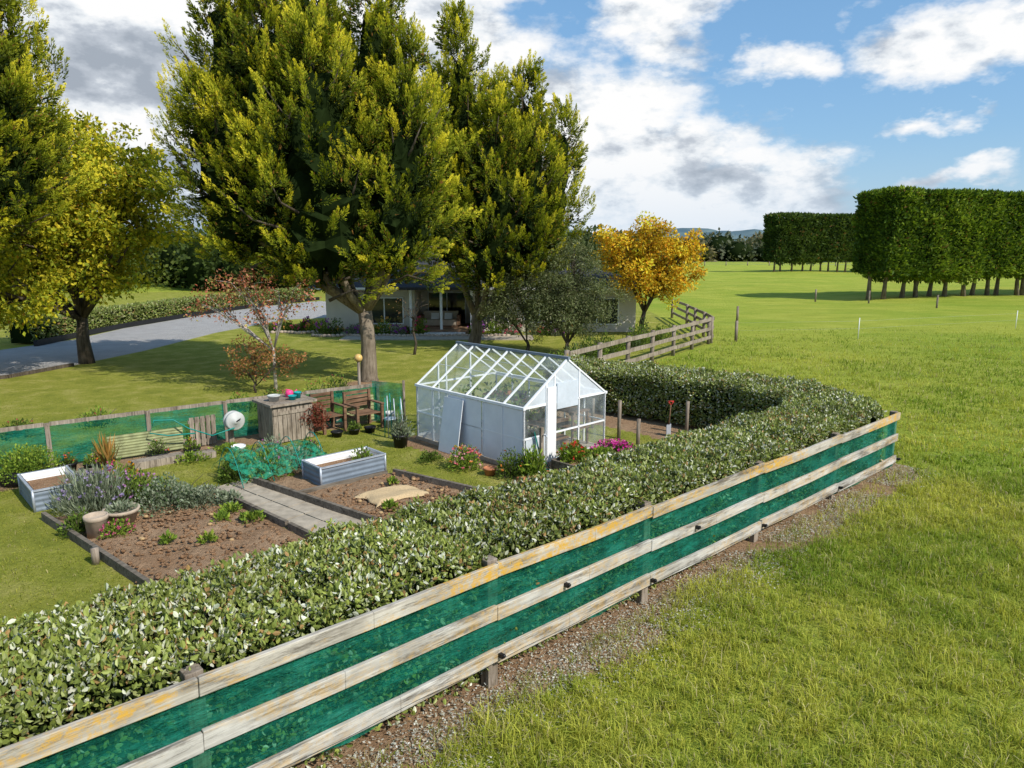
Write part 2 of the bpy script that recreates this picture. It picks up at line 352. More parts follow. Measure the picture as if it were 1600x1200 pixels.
lit=B('leaf_litter');n=26000;a=rng.uniform(-7,10.3,n);b=rng.normal(-.24,.25,n);p=O+a[:,None]*D+b[:,None]*L
k=vnoise(p[:,0]*1.3,p[:,1]*1.3,4)>.22;p=p[k];n=len(p);P=np.stack([p[:,0],p[:,1],gz(p[:,0],p[:,1])+.010+rng.uniform(0,.03,n)],1)
dv=rng.normal(size=(n,3));dv[:,2]*=.25;pal=np.array([(.66,.65,.58),(.55,.48,.37),(.38,.28,.18),(.72,.73,.68),(.56,.58,.50)]);col=pal[rng.integers(0,5,n)]*rng.uniform(.7,1.1,(n,1))
lit.kites(P,dv,rng.uniform(.014,.040,n),rng.uniform(.01,.024,n),leaf,col,W=nrm(np.cross(nrm(dv),np.array([0,0,1.])+rng.normal(0,.3,(n,3)))));lit.done()
# ---------------------------------------------------------------- front fence
AN=[-8.2,-5.3,-2.62,0,2.35,4.95,7.5,10.12]
def ftop(a): return 1.25-.018*max(a,-6)
fw=B('paddock_fence')
for a in AN:
    fw.box(P3(a,.105,ftop(a)/2-.1),(.12,.11,ftop(a)+.21+rng.uniform(-.02,.02)),postw,D)
for k,(off,m) in enumerate([(0,raill),(.415,railw),(.83,railw)]):
    for i in range(len(AN)-1):
        a0,a1=AN[i],AN[i+1];j=rng.uniform(-.016,.016,2);tw=rng.uniform(-.006,.006);hh=rng.uniform(.130,.145)
        am=(a0+a1)/2+rng.uniform(-.3,.3);sag=-rng.uniform(.002,.018)
        pts=[(a0+.0015,j[0]),(am,(j[0]+j[1])/2+sag),(a1-.0015,j[1])]
        for q0,q1 in zip(pts[:-1],pts[1:]):
            fw.beam(P3(q0[0],tw,ftop(q0[0])-off-.075+q0[1]),P3(q1[0],tw,ftop(q1[0])-off-.075+q1[1]),.042,hh,m)
fe=fw.done();bv=fe.modifiers.new('b','BEVEL');bv.width=.006;bv.segments=2
net=B('shade_netting')
na=np.linspace(-8.2,10.1,1000);nzv=np.linspace(0,1,44);A,Zt=np.meshgrid(na,nzv)
top=1.25-.018*np.maximum(A,-6)
zz=top-.04-(.90+.12*(vnoise(A*1.3,A*0,3)-.2)+.03*vnoise(A*6,A*0,8))*(1-Zt)
wr=(fbm(A*1.3+zz*2.2,zz*5-A*.9,14,5)-.47)+.5*(fbm(A*5,zz*1.5,24,3)-.45)
pd=np.min(np.abs(A[...,None]-np.array(AN)),axis=-1)
bb=.024+.075*np.abs(wr)*np.clip(pd/.35,.1,1)*np.clip(np.sin(np.pi*np.clip(((top-zz)%.415)/.415,0,1)),.12,1)
q=O+A.ravel()[:,None]*D+bb.ravel()[:,None]*L;nn_=len(na);i=np.arange(nn_-1)[None,:]+nn_*np.arange(43)[:,None]
net.add(np.stack([q[:,0],q[:,1],zz.ravel()],1),np.stack([i,i+1,i+nn_+1,i+nn_],-1).reshape(-1,4),netm,None,True);net.done(fe)
ins=B('fence_insulators')
for a in AN[1:]:
    for dz,da in((-.90,.02),(-.50,.9)):
        if da>.5 and a not in(0,2.35):continue
        c=P3(a+da,-.045,ftop(a)+dz);ins.box(c,(.035,.05,.04),black,D);ins.sph(c+np.array([0,0,.012])-np.array([*L,0])*.03,.02,black,8,6)
w0=[P3(a,-.085,ftop(a)-.90+.01*math.sin(a*5)) for a in np.linspace(-8,10.1,60)];ins.tube(w0,.0022,black,4);ins.done(fe)
# ---------------------------------------------------------------- hedges
def hedge(name,pathA,width,height,nleaf,ls,seedh,coreshrink=.10,cols=None,side_front=.25):
    pts=np.array(pathA,float);sg_=np.linalg.norm(np.diff(pts,axis=0),axis=1);cum=np.concatenate([[0],np.cumsum(sg_)]);LT=cum[-1]
    def at(t): return np.stack([np.interp(t,cum,pts[:,0]),np.interp(t,cum,pts[:,1])],-1)
    def tan(t): return nrm(at(np.minimum(t+.25,LT))-at(np.maximum(t-.25,0)))
    hb=B(name)
    ts=np.linspace(.1,LT-.1,int(LT/.25)+2);prof=[(-.5,.1),(-.5,.55),(-.5,.92),(-.42,1),(-.2,1),(0,1),(.2,1),(.42,1),(.5,.92),(.5,.55),(.5,.1)];V=[]
    for t in ts:
        c=at(t);T=tan(t);Nn=np.array([-T[1],T[0]]);w=width(t)-2*coreshrink;h=height(t)-coreshrink
        for s_,zf in prof:
            V.append([*(c+Nn*s_*w),zf*h+.03*rng.normal()])
    m=len(prof);F=[[i*m+j,i*m+j+1,(i+1)*m+j+1,(i+1)*m+j] for i in range(len(ts)-1) for j in range(m-1)]
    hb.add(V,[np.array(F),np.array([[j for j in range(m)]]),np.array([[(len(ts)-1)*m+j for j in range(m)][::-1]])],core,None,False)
    tw=rng.random(nleaf);t=tw*LT
    w=width(t);h=height(t);zone=rng.random(nleaf)
    top_=zone<.60;lf=(zone>=.60)&(zone<.60+.40*(1-side_front));u=rng.uniform(-.5,.5,nleaf)
    dep=rng.exponential(.05,nleaf)-.02;bump=(fbm(t*2.2,u*2.5+seedh,seedh)-.47)*.22
    s_=np.where(top_,u,np.where(lf,.5,-.5));zf=np.where(top_,1,rng.uniform(.08,1,nleaf))
    c=at(t);T=tan(t);Nn=np.stack([-T[:,1],T[:,0]],1)
    bs=(fbm(t*2.2,zf*3,seedh+5)-.47)*.2
    sh=np.clip((np.abs(u)-.38)/.12,0,1)**2*.08*top_
    off=s_*w+np.where(top_,0,np.sign(s_)*(bs-dep))
    shoot=(vnoise(t*9,u*11,seedh+2)>.68)*top_*rng.random(nleaf)*.09
    zz=np.where(top_,h+bump-dep-sh+shoot,zf*(h-.02))
    P=np.concatenate([c+Nn*off[:,None],zz[:,None]],1)
    outv=np.where(top_[:,None],np.array([0,0,1.]),np.concatenate([Nn*np.sign(s_)[:,None],np.full((nleaf,1),.45)],1))
    Dv=nrm(outv*.75+rng.normal(size=(nleaf,3))*.75);W=nrm(np.cross(Dv,outv+rng.normal(size=(nleaf,3))*.6))
    pal=np.array([(.12,.155,.03),(.18,.22,.045),(.24,.28,.06),(.31,.34,.13),(.47,.49,.36),(.58,.58,.48),(.34,.21,.08)])
    if cols is not None: pal=np.array(cols)
    pr=np.array([.2,.25,.22,.13,.10,.06,.05])
    brn=(fbm(t*.8,u*1.4+3,seedh+19)>.60)
    ci=rng.choice(7,nleaf,p=pr/pr.sum());ci=np.where(brn&(rng.random(nleaf)<.22),6,ci)
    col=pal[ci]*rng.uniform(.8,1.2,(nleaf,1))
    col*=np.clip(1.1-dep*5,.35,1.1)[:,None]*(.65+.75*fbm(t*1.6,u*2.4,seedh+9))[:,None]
    sz=ls*rng.uniform(.6,1.25,nleaf)
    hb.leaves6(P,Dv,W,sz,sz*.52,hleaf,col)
    return hb
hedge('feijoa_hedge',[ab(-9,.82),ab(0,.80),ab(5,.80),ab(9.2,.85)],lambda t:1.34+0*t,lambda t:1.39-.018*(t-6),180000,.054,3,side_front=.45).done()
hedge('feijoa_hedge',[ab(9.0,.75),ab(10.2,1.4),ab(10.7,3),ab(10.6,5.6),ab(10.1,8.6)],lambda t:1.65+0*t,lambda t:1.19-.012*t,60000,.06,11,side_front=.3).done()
# ---------------------------------------------------------------- trees
def plume_proto(k,seed):
    r=np.random.default_rng(seed);t=r.random(k)**.85;ph=r.uniform(0,2*math.pi,k);rad=(.20*(1-t)**.9+.015)*np.clip(t*5+.4,0,1)
    P=np.stack([np.cos(ph)*rad*r.random(k)**.5,np.sin(ph)*rad*r.random(k)**.5,t*.88],1);Dv=nrm(np.stack([np.cos(ph)*(.85-.5*t),np.sin(ph)*(.85-.5*t),.65+.7*t],1)+r.normal(0,.18,(k,3)))
    return P,Dv,(.20-.07*t)*r.uniform(.6,1.25,k),t
PROT=[plume_proto(84,s) for s in range(6)]
def add_plumes(bd,P,Dv,sc,shade,cd,cm,ct,brown=.035,wd=.30):
    n=len(P);Dv=nrm(Dv);U=nrm(np.cross(Dv,rng.normal(size=(n,3))));W=np.cross(Dv,U)
    for s in range(6):
        idx=np.arange(s,n,6);p,d,ln,t=PROT[s];k=len(p)
        M=np.stack([U[idx],W[idx],Dv[idx]],1)
        PP=np.einsum('kj,njc->nkc',p,M)*sc[idx][:,None,None]+P[idx][:,None,:];DD=np.einsum('kj,njc->nkc',d,M)
        PP[:,:,2]+=.10*(t[None,:]**2)*sc[idx][:,None]
        LN=ln[None,:]*sc[idx][:,None]
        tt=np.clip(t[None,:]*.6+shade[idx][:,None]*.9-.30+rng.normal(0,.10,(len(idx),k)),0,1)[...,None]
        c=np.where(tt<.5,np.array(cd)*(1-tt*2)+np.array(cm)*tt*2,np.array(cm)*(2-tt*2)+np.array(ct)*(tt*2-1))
        br=rng.random((len(idx),k))<brown;c[br]=np.array([.30,.15,.04])
        bd.kites(PP.reshape(-1,3),DD.reshape(-1,3),LN.ravel(),LN.ravel()*wd,leaf,c.reshape(-1,3))
def prof_r(t):
    return np.interp(t,[0,.08,.22,.4,.6,.8,.92,1],[.40,.82,1,.92,.70,.42,.20,.03])
def cypress(name,base,spires,z0,npl,trunk_r,fork,psize=.85,cd=(.025,.045,.008),cm=(.30,.345,.022),ct=(.88,.78,.06),corer=.42):
    bd=B(name);base=np.array([base[0],base[1],0.])
    hub=base+np.array([fork[0],fork[1],fork[2]])
    bd.tube([base+np.array([0,0,-.1]),base+np.array([0.01,0,.12]),base*.5+hub*.5+np.array([.06,0,0]),hub],[trunk_r*1.5,trunk_r*1.1,trunk_r*.9,trunk_r*.85],bark,12)
    tot=sum(s[4]*(s[3]-s[2]) for s in spires);MP=9
    for (sx,sy,zb,zt,rr,lx,ly) in spires:
        nb=max(8,int(npl*rr*(zt-zb)/tot/MP));top=base+np.array([sx+lx,sy+ly,zt]);bot=base+np.array([sx,sy,zb])
        mid1=hub*.6+bot*.4+np.array([0,0,.1]);ctr=bot*.6+top*.4
        bd.tube([hub-np.array([0,0,.25]),mid1,bot*.8+top*.2,ctr,bot*.15+top*.85],[trunk_r*.6,trunk_r*.5,trunk_r*.38,trunk_r*.26,.03],bark,8)
        V=[];sg2=14;tl_=np.linspace(.06,.86,14)
        for ti in tl_:
            ax_=bot+(top-bot)*ti
            for j in range(sg2):
                an=2*math.pi*j/sg2;r_=rr*prof_r(ti)*corer*rng.uniform(.5,1.3)*(0.3 if ti in(tl_[0],tl_[-1]) else 1);V.append(ax_+np.array([math.cos(an)*r_,math.sin(an)*r_,.22*r_+rng.uniform(-.25,.25)]))
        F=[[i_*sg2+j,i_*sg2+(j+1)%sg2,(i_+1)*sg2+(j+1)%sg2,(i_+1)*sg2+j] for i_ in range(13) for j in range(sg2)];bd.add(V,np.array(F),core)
        kk=np.arange(nb);t=((kk+rng.random(nb))/nb)**1.05;ph=(kk*2.39996+rng.normal(0,.35,nb))
        r0=rr*prof_r(t)*rng.uniform(.48,.78,nb)
        ax=bot+(top-bot)*t[:,None];rad=np.stack([np.cos(ph),np.sin(ph),0*ph],1);Pb=ax+rad*r0[:,None];Pb[:,2]+=.15*r0*(t>.1)
        d=nrm(rad*(1.0-.65*t)[:,None]+np.array([0,0,1.])*(.30+1.0*t)[:,None]+rng.normal(0,.16,(nb,3)))
        low=t<.12;d[low,2]-=.25;d=nrm(d)
        Lb=psize*rng.uniform(.75,1.6,nb)*(.55+.5*prof_r(t));bshade=rng.normal(0,.13,nb)
        for j in range(0,nb,3):
            bd.tube([ax[j]-np.array([0,0,.3]),Pb[j],Pb[j]+d[j]*Lb[j]*.7],[.06,.035,.012],barkd,5)
        fan=nrm(np.cross(d,rng.normal(size=(nb,3))*.5+np.array([0,0,1.])))
        s=np.tile(np.linspace(0,1,MP),(nb,1))+rng.normal(0,.06,(nb,MP));sd_=rng.uniform(-1,1,(nb,MP))*(1-.65*s)
        fan2=np.cross(fan,d);sv_=rng.uniform(-1,1,(nb,MP))*(1-.6*s)*.6
        PP=Pb[:,None,:]+d[:,None,:]*(Lb[:,None]*s*.85)[...,None]+fan[:,None,:]*(sd_*.48*Lb[:,None])[...,None]+fan2[:,None,:]*(sv_*.42*Lb[:,None])[...,None]
        DD=d[:,None,:]+fan[:,None,:]*(sd_*.65)[...,None]+fan2[:,None,:]*(sv_*.5)[...,None]+rng.normal(0,.13,(nb,MP,3))+np.array([0,0,.28])
        SCL=(psize*(.66-.18*s)*rng.uniform(.75,1.2,(nb,MP)))
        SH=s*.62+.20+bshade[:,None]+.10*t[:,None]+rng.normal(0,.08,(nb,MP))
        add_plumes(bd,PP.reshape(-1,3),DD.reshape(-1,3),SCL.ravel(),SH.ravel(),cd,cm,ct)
        ni=int(nb*2.8);ti=rng.random(ni);pi_=rng.uniform(0,6.283,ni);ri=rr*prof_r(ti)*rng.uniform(.36,.68,ni);ra=np.stack([np.cos(pi_),np.sin(pi_),0*pi_],1)
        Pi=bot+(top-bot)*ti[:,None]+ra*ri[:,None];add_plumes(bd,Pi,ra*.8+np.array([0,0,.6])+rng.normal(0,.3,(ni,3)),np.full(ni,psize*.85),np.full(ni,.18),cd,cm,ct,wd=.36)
    return bd.done()
cypress('cypress_tree',(-4.55,22.2),[(-1.6,.3,3.2,13.0,2.9,-.2,0),(-3.1,0,3.6,12.3,2.2,-.8,0),(.3,.3,3.2,12.4,2.3,.3,.2),(-.8,-1.3,2.9,9.8,2.6,-.1,-.3),(1.3,-.3,3.3,9.9,1.6,.3,0),(-3.2,-.8,3.8,8.6,2.0,-1.2,-.2),(-1.4,1.8,3.3,11,2.5,0,.3),(-2.2,-.8,3.4,11.2,1.8,-.2,-.2),(.9,-.9,3.2,8.4,1.6,.7,-.2)],3,3700,.25,(-.05,0,2.4),psize=.95)
cypress('cypress_tree',(-1.65,30.4),[(.3,0,2.7,13.0,2.2,-.9,0),(1.8,.2,2.7,11.0,1.9,.5,0),(2.9,.2,2.9,9.6,1.6,1.0,0),(.9,-1.4,2.3,9.4,2.3,.1,-.3),(-.9,0,3.2,10.8,1.7,-.4,0),(1.0,1.8,3.0,10.9,2.0,0,.3),(2.1,-1.0,2.6,8.6,1.8,.5,-.2)],3,2500,.26,(.15,0,1.4),psize=1.1)
cypress('cypress_tree',(-16.4,20.0),[(.9,0,4.2,14.5,2.8,0,0),(2.0,-.4,4.6,12.6,1.9,.2,-.2),(2.5,.6,4.7,10.4,1.5,.4,0),(-1.4,0,4.0,12.5,2.6,-.4,0),(1.5,-1.4,4.5,10.8,1.8,.3,-.3),(2.7,-.5,5.0,8.8,1.3,.4,0)],1,2000,.28,(0,0,3.0),psize=1.05)
def broadleaf(name,base,lobes,ncl,lpc,ls,pal,pr,trunk_r,fork,cr=.45,sparse=False,barkm=None,asp=.6,coremix=.35):
    barkm=barkm or barkd
    bd=B(name);base=np.array([base[0],base[1],0.]);hub=base+np.array(fork)
    bd.tube([base-np.array([0,0,.1]),base+(hub-base)*.5+rng.normal(0,.04,3),hub],[trunk_r*1.3,trunk_r,trunk_r*.8],barkm,9)
    pal=np.array(pal);vol=sum(l[3]*l[4]*l[5] for l in lobes)
    for (cx,cy,cz,rx,ry,rz) in lobes:
        c=base+np.array([cx,cy,cz]);n=max(3,int(ncl*rx*ry*rz/vol));d=nrm(rng.normal(size=(n,3)));f=rng.random(n)**(.45);P=c+d*f[:,None]*np.array([rx,ry,rz])
        for j in range(min(n,10)):
            q=P[j];bd.tube([hub-np.array([0,0,.1]),hub*.5+c*.5+rng.normal(0,.1,3)*rx*.3,(c+q)/2,q],[trunk_r*.45,trunk_r*.32,trunk_r*.18,.008],barkm,5)
        dd=nrm(rng.normal(size=(n,lpc,3)));rr=cr*rng.uniform(.6,1.3,(n,1,1))*rng.random((n,lpc,1))**.5
        Q=P[:,None,:]+dd*rr*np.array([1,1,.7]);m=n*lpc;Q=Q.reshape(-1,3);Dv=nrm(dd.reshape(-1,3)+rng.normal(0,.7,(m,3))+np.array([0,0,-.15]))
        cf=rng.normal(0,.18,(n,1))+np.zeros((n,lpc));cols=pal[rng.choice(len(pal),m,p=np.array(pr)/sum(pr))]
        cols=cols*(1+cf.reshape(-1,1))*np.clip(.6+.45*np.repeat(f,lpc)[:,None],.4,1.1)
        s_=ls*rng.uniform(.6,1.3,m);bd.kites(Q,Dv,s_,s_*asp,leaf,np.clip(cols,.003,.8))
    return bd.done()
yel=[(.50,.46,.03),(.64,.54,.04),(.34,.38,.03),(.22,.27,.02),(.48,.26,.03)]
broadleaf('yellowing_maple_tree',(-15.6,25.8),[(-.8,0,6.4,3.0,2.8,2.5),(1.5,-.3,5.2,2.4,2.4,2.3),(-2.8,0,4.6,2.8,2.5,2.4),(2.2,.3,6.8,1.7,1.8,1.6),(-1.6,-1.4,2.9,2.2,1.8,1.5),(-.4,-3.6,2.9,1.9,1.5,1.3),(-.6,.4,8.2,1.6,1.6,1.1),(-.2,-.6,4.0,2.2,2,1.3),(1.9,-.8,3.6,1.5,1.3,1.2)],620,85,.16,yel,[4,3,4,2,.3],.22,(0,0,1.7),cr=.55)
broadleaf('golden_robinia_tree',(6.3,34.4),[(-.5,0,3.6,1.7,1.6,1.3),(1.1,0,3.3,1.6,1.5,1.3),(.3,0,5.0,1.3,1.3,.9),(-1.4,-.2,4.3,1.2,1.2,.9),(1.7,-.2,4.4,1.0,1,.8),(.6,-.5,2.4,1.6,1.3,.9)],230,80,.14,[(.72,.42,.02),(.78,.52,.04),(.58,.47,.04),(.62,.26,.02),(.40,.38,.04)],[4,4,3,1.5,1],.12,(.1,0,1.2),cr=.42)
gr=[(.13,.16,.065),(.20,.225,.10),(.09,.11,.04),(.28,.28,.15)]
broadleaf('bottlebrush_tree',(2.2,28.0),[(0,0,2.6,1.5,1.3,1.7),(.9,0,2.0,1.2,1.1,1.3),(-.7,-.3,1.8,1.3,1.1,1.4),(.4,0,3.8,.9,.9,.9)],240,90,.12,gr,[3,3,2,1],.08,(0,0,.5),cr=.42,asp=.3)
broadleaf('olive_tree',(.6,28.6),[(0,0,2.3,1.3,1.2,1.4),(-1.0,.2,1.8,1.1,1.1,1.3)],120,70,.12,gr,[3,3,3,1],.07,(0,0,.5),cr=.4,asp=.3)
broadleaf('dogwood_tree',(-6.9,20.4),[(-.7,0,3.1,1.3,1.0,.55),(.5,0,2.8,.9,.8,.5),(-1.5,0,2.4,.8,.7,.5),(-.2,-.3,2.3,.8,.6,.4)],90,22,.085,[(.50,.17,.10),(.58,.26,.16),(.42,.12,.06),(.38,.32,.10)],[3,3,2,3],.045,(0,0,1.3),cr=.32,barkm=barkp)
broadleaf('copper_shrub',(-7.4,20.2),[(0,0,1.2,.85,.7,.45),(.8,0,.9,.6,.6,.45),(-.3,0,.7,.6,.5,.4)],45,45,.08,[(.32,.14,.06),(.42,.20,.08),(.24,.20,.05)],[2,2,2],.03,(0,0,.3),cr=.28)
broadleaf('red_leaf_shrub',ab(3.25,9.6),[(0,0,.42,.30,.28,.30)],40,40,.05,[(.24,.06,.04),(.16,.05,.025),(.28,.10,.06)],[2,2,1],.015,(0,0,.15),cr=.14)
broadleaf('bare_shrub',(-3.9,28),[(0,0,1.8,.9,.8,.7)],16,5,.06,[(.2,.12,.06)],[1],.05,(0,0,.9),cr=.3)
# ------------- shelterbelts
def belt(name,p0,p1,th,h,zb,nleaf,ls,trunks,pal=((.06,.11,.015),(.13,.20,.02),(.21,.29,.03),(.29,.36,.05))):
    bd=B(name);p0=np.array(p0,float);p1=np.array(p1,float);ln=np.linalg.norm(p1-p0);d=(p1-p0)/ln;nn=np.array([-d[1],d[0]]);c=(p0+p1)/2
    bd.box([*c,(h+zb)/2+.3],(ln-1.4,th-1.4,h-zb-1.4),core,d)
    areas=np.array([ln*(h-zb),ln*(h-zb)*.5,th*(h-zb)*1.6,th*(h-zb),ln*th,ln*th*.5]);f=rng.choice(6,nleaf,p=areas/areas.sum())
    u=rng.random(nleaf);w=rng.random(nleaf);dep=rng.exponential(.20,nleaf)
    U=np.where((f==2),0,np.where(f==3,1,u))*ln;Wt=np.where(f==0,-.5,np.where(f==1,.5,np.where((f==2)|(f==3),u-.5,w-.5)))*th
    Z=np.where(f==4,h,np.where(f==5,zb,zb+w*(h-zb)))
    no=np.array([[0,-1,0],[0,1,0],[-1,0,0],[1,0,0],[0,0,1],[0,0,-1]])[f].astype(float)
    b1=(fbm(U*.55+Wt*.4,Z*.45,7)-.47)*1.5+(fbm(U*.25,Z*.0,17)-.47)*.8
    zbott=(Z<zb+1.0);Z=Z+np.where(zbott,(fbm(U*.8,Wt*.8,19)-.4)*1.2,0)
    loc=np.stack([U,Wt,Z],1)+no*(b1-dep)[:,None]*np.where(f==4,.45,1)[:,None]
    P=np.concatenate([p0+loc[:,:1]*d+loc[:,1:2]*nn,loc[:,2:]],1)
    Dw=np.concatenate([no[:,:1]*d+no[:,1:2]*nn,no[:,2:]],1)
    Dv=nrm(Dw*.6+rng.normal(0,.55,(nleaf,3))+np.array([0,0,.5]));pal=np.array(pal)
    q=np.clip((b1+.6)*2.2+rng.normal(0,.9,nleaf),0,len(pal)-1).astype(int);col=pal[q]*rng.uniform(.7,1.25,(nleaf,1));br=rng.random(nleaf)<.02;col[br]=(.2,.12,.04)
    s_=ls*rng.uniform(.6,1.3,nleaf);bd.kites(P,Dv,s_,s_*.45,leaf,col)
    for i in range(trunks):
        t=(i+.5+rng.uniform(-.25,.25))/trunks*ln;q=p0+d*t+nn*rng.uniform(-.6,.6);bd.tube([[*q,-.2],[q[0]+rng.uniform(-.15,.15),q[1],zb*.7],[*q,zb+1.4]],[.24,.16,.13],bark,7)
        if i%2: bd.tube([[*q,zb*.4],[q[0]+.5,q[1]+.1,zb+.9]],[.08,.05],bark,5)
    return bd.done()
belt('shelterbelt_trees',(30.4,61.5),(60,69.5),4.4,8.9,2.0,90000,.36,20)
belt('shelterbelt_trees',(53.5,150),(92,160),5,11.3,2.4,34000,.75,18,pal=((.045,.08,.02),(.075,.12,.025),(.11,.16,.035)))
# ------------- distant tree masses
def mass(name,items,ls,lpc,pal,zb=0):
    bd=B(name);pal=np.array(pal)
    for (x,y,r,h) in items:
        n=lpc;d=nrm(rng.normal(size=(n,3)));d[:,2]=np.abs(d[:,2])*1.0;f=.75+.3*rng.random(n)
        lump=.8+.4*vnoise(d[:,0]*3+x,d[:,1]*3+d[:,2]*4+y,3)
        P=np.array([x,y,h*.25])+d*(f*lump)[:,None]*np.array([r,r,h*.75]);low=rng.random(n)<.3;P[low,2]*=rng.random(low.sum())*.6
        c=pal[rng.integers(len(pal))]*rng.uniform(.7,1.3,(n,1))
        s_=ls*rng.uniform(.6,1.4,n);bd.kites(P,nrm(d+rng.normal(0,.6,(n,3))),s_,s_*.7,leaf,c)
        bd.sph((x,y,h*.38),(r*.72,r*.72,h*.5),core,8,6,noise_=.06)
    return bd.done()
it=[(rng.uniform(-60,-20),rng.uniform(72,92),rng.uniform(2.5,4),rng.uniform(5,7.2)) for _ in range(46)]+[(rng.uniform(-90,-48),rng.uniform(60,80),rng.uniform(3,4),rng.uniform(7,10)) for _ in range(26)]
mass('background_trees',it,.5,500,[(.08,.12,.025),(.06,.09,.02),(.12,.16,.03),(.17,.19,.045)])
it=[(rng.uniform(-20,22),rng.uniform(75,110),rng.uniform(3,5),rng.uniform(4.5,6.3)) for _ in range(40)]
mass('background_trees',it,.7,260,[(.08,.11,.035),(.06,.09,.03),(.13,.15,.05)])
it=[(rng.uniform(60,190),rng.uniform(300,400),rng.uniform(6,12),rng.uniform(8,13)) for _ in range(60)]+[(rng.uniform(-260,60),rng.uniform(260,420),rng.uniform(8,14),rng.uniform(8,12)) for _ in range(90)]
mass('distant_tree_line',it,1.7,220,[(.12,.135,.08),(.10,.125,.085),(.18,.16,.08),(.09,.11,.07),(.24,.18,.09)])
it=[(rng.uniform(-500,900),rng.uniform(600,1000),rng.uniform(14,30),rng.uniform(10,16)) for _ in range(150)]
mass('distant_tree_line',it,4.5,110,[(.11,.14,.13),(.10,.13,.13),(.13,.155,.12)])
hm,nt=newmat('hill_haze_tint');nh=noise(nt,.006,6,.65,objco(nt));fin(nt,ramp(nt,nh,[(.35,(.08,.13,.16)),(.55,(.12,.175,.19)),(.7,(.20,.25,.20))]),1,spec=0)  # distance haze is painted into the hills as a bluish base colour
for (dist,hh,sd) in((1700,50,3),(2700,110,8)):
    hl=B('hills');th=np.linspace(-1.25,1.25,300);rows=[0,.35,.7,1.0,.9];rr=[dist,dist*1.05,dist*1.12,dist*1.2,dist*1.3];V=[]
    pr_=fbm(th*7+sd,th*0+sd,sd,5)
    for k in range(5):
        V.append(np.stack([np.sin(th)*rr[k],np.cos(th)*rr[k],rows[k]*hh*(.25+1.3*pr_)-2],1))
    V=np.concatenate(V);i=np.arange(299)[None,:]+300*np.arange(4)[:,None];hl.add(V,np.stack([i,i+1,i+301,i+300],-1).reshape(-1,4),hm,None,True);hl.done()
# ---------------------------------------------------------------- generic plants
def plant(name,c,r,h,n,ls,pal,pr=None,up=.6,asp=.5,flowers=None,fn=0,fs=.03,stems=6):
    bd=B(name);c=np.array(c,float);d=nrm(rng.normal(size=(n,3)));d[:,2]=np.abs(d[:,2]);f=rng.random(n)**.5
    lump=.72+.5*vnoise(d[:,0]*2.6+c[0]*5,d[:,1]*2.6+d[:,2]*2+c[1]*5,5)
    P=c+d*(f*lump)[:,None]*np.array([r,r,h]);pal=np.array(pal);pr=np.ones(len(pal)) if pr is None else np.array(pr,float)
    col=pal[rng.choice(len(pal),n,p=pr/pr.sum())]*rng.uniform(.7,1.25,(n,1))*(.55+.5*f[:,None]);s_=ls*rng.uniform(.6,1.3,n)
    bd.kites(P,nrm(d+rng.normal(0,.5,(n,3))+np.array([0,0,up])),s_,s_*asp,leaf,col)
    if fn:
        d=nrm(rng.normal(size=(fn,3)));d[:,2]=np.abs(d[:,2])+.25;P=c+nrm(d)*np.array([r,r,h])*rng.uniform(.85,1.1,(fn,1));fl=np.array(flowers)
        fc_=fl[rng.integers(len(fl),size=fn)]
        for k in range(5):
            bd.kites(P,nrm(rng.normal(size=(fn,3))+np.array([0,0,.4])),fs,fs*.8,leaf,fc_)
    for k in range(stems):
        e=c+np.array([rng.normal(0,r*.5),rng.normal(0,r*.5),h*.8]);bd.tube([c,(c+e)/2,e],[.012,.008,.004],barkd,4)
    return bd.done()
G1=[(.11,.18,.03),(.17,.25,.04),(.08,.12,.02)];G2=[(.20,.31,.04),(.30,.39,.05),(.13,.21,.03)];SIL=[(.25,.30,.20),(.36,.40,.29),(.17,.21,.13)]
plant('lavender_bush',P3(-1.45,7.75,.02),.55,.70,3200,.15,SIL,None,1.5,.10,[(.30,.24,.44),(.36,.30,.48)],90,.04)
plant('catmint_plant',P3(-.55,7.2,.02),.55,.42,3200,.05,SIL+[(.14,.22,.1)],None,.4,.6)
plant('catmint_plant',P3(-.95,7.6,.02),.45,.5,2400,.05,G1,None,.5,.6,[(.5,.25,.5)],35,.04)
plant('sage_plant',P3(-.2,6.9,.02),.38,.32,1500,.05,SIL,None,.4,.6)
plant('marigold_plant',P3(-.95,8.6,.02),.4,.5,1500,.05,G2,None,.5,.5,[(.75,.35,.02),(.7,.1,.3)],35,.05)
plant('herb_plant',P3(-1.9,6.9,.02),.28,.3,900,.05,G1,None,.5,.6)
plant('flowering_herb',P3(-1.55,6.4,.02),.25,.22,900,.04,G2,None,.3,.6,[(.6,.12,.25)],28,.035)
for (a,b,r) in((.02,6.2,.16),(.1,5.6,.18),(-.25,5.9,.12),(-.7,5.2,.10),(-1.1,5.6,.08),(1.9,4.6,.1),(2.6,5.6,.08)): plant('seedling_plant',P3(a,b,.04),r,.11,int(1000*r),.075,G2,None,.5,.5,stems=0)
plant('seedling_plant',P3(.15,6.6,.04),.22,.16,260,.08,SIL,None,.5,.5,stems=0)
def pot(name,c,r,h,m,taper=.75,mm=None):
    bd=B(name);bd.lathe(c,[(0,0),(r*taper,0),(r*.95,h*.8),(r*1.04,h*.82),(r*1.06,h),(r*.94,h),(r*.9,h*.86),(0,h*.85)],m,24);return bd
pot('garden_pot',P3(-1.35,6.85),.24,.26,concrete,.7).done();pot('garden_pot',P3(-1.75,6.55),.15,.34,concrete,.85).done()
plant('potted_succulent',P3(-1.35,6.85,.22),.2,.1,300,.07,SIL,None,.6,.4,stems=0)
ed=B('timber_edging')
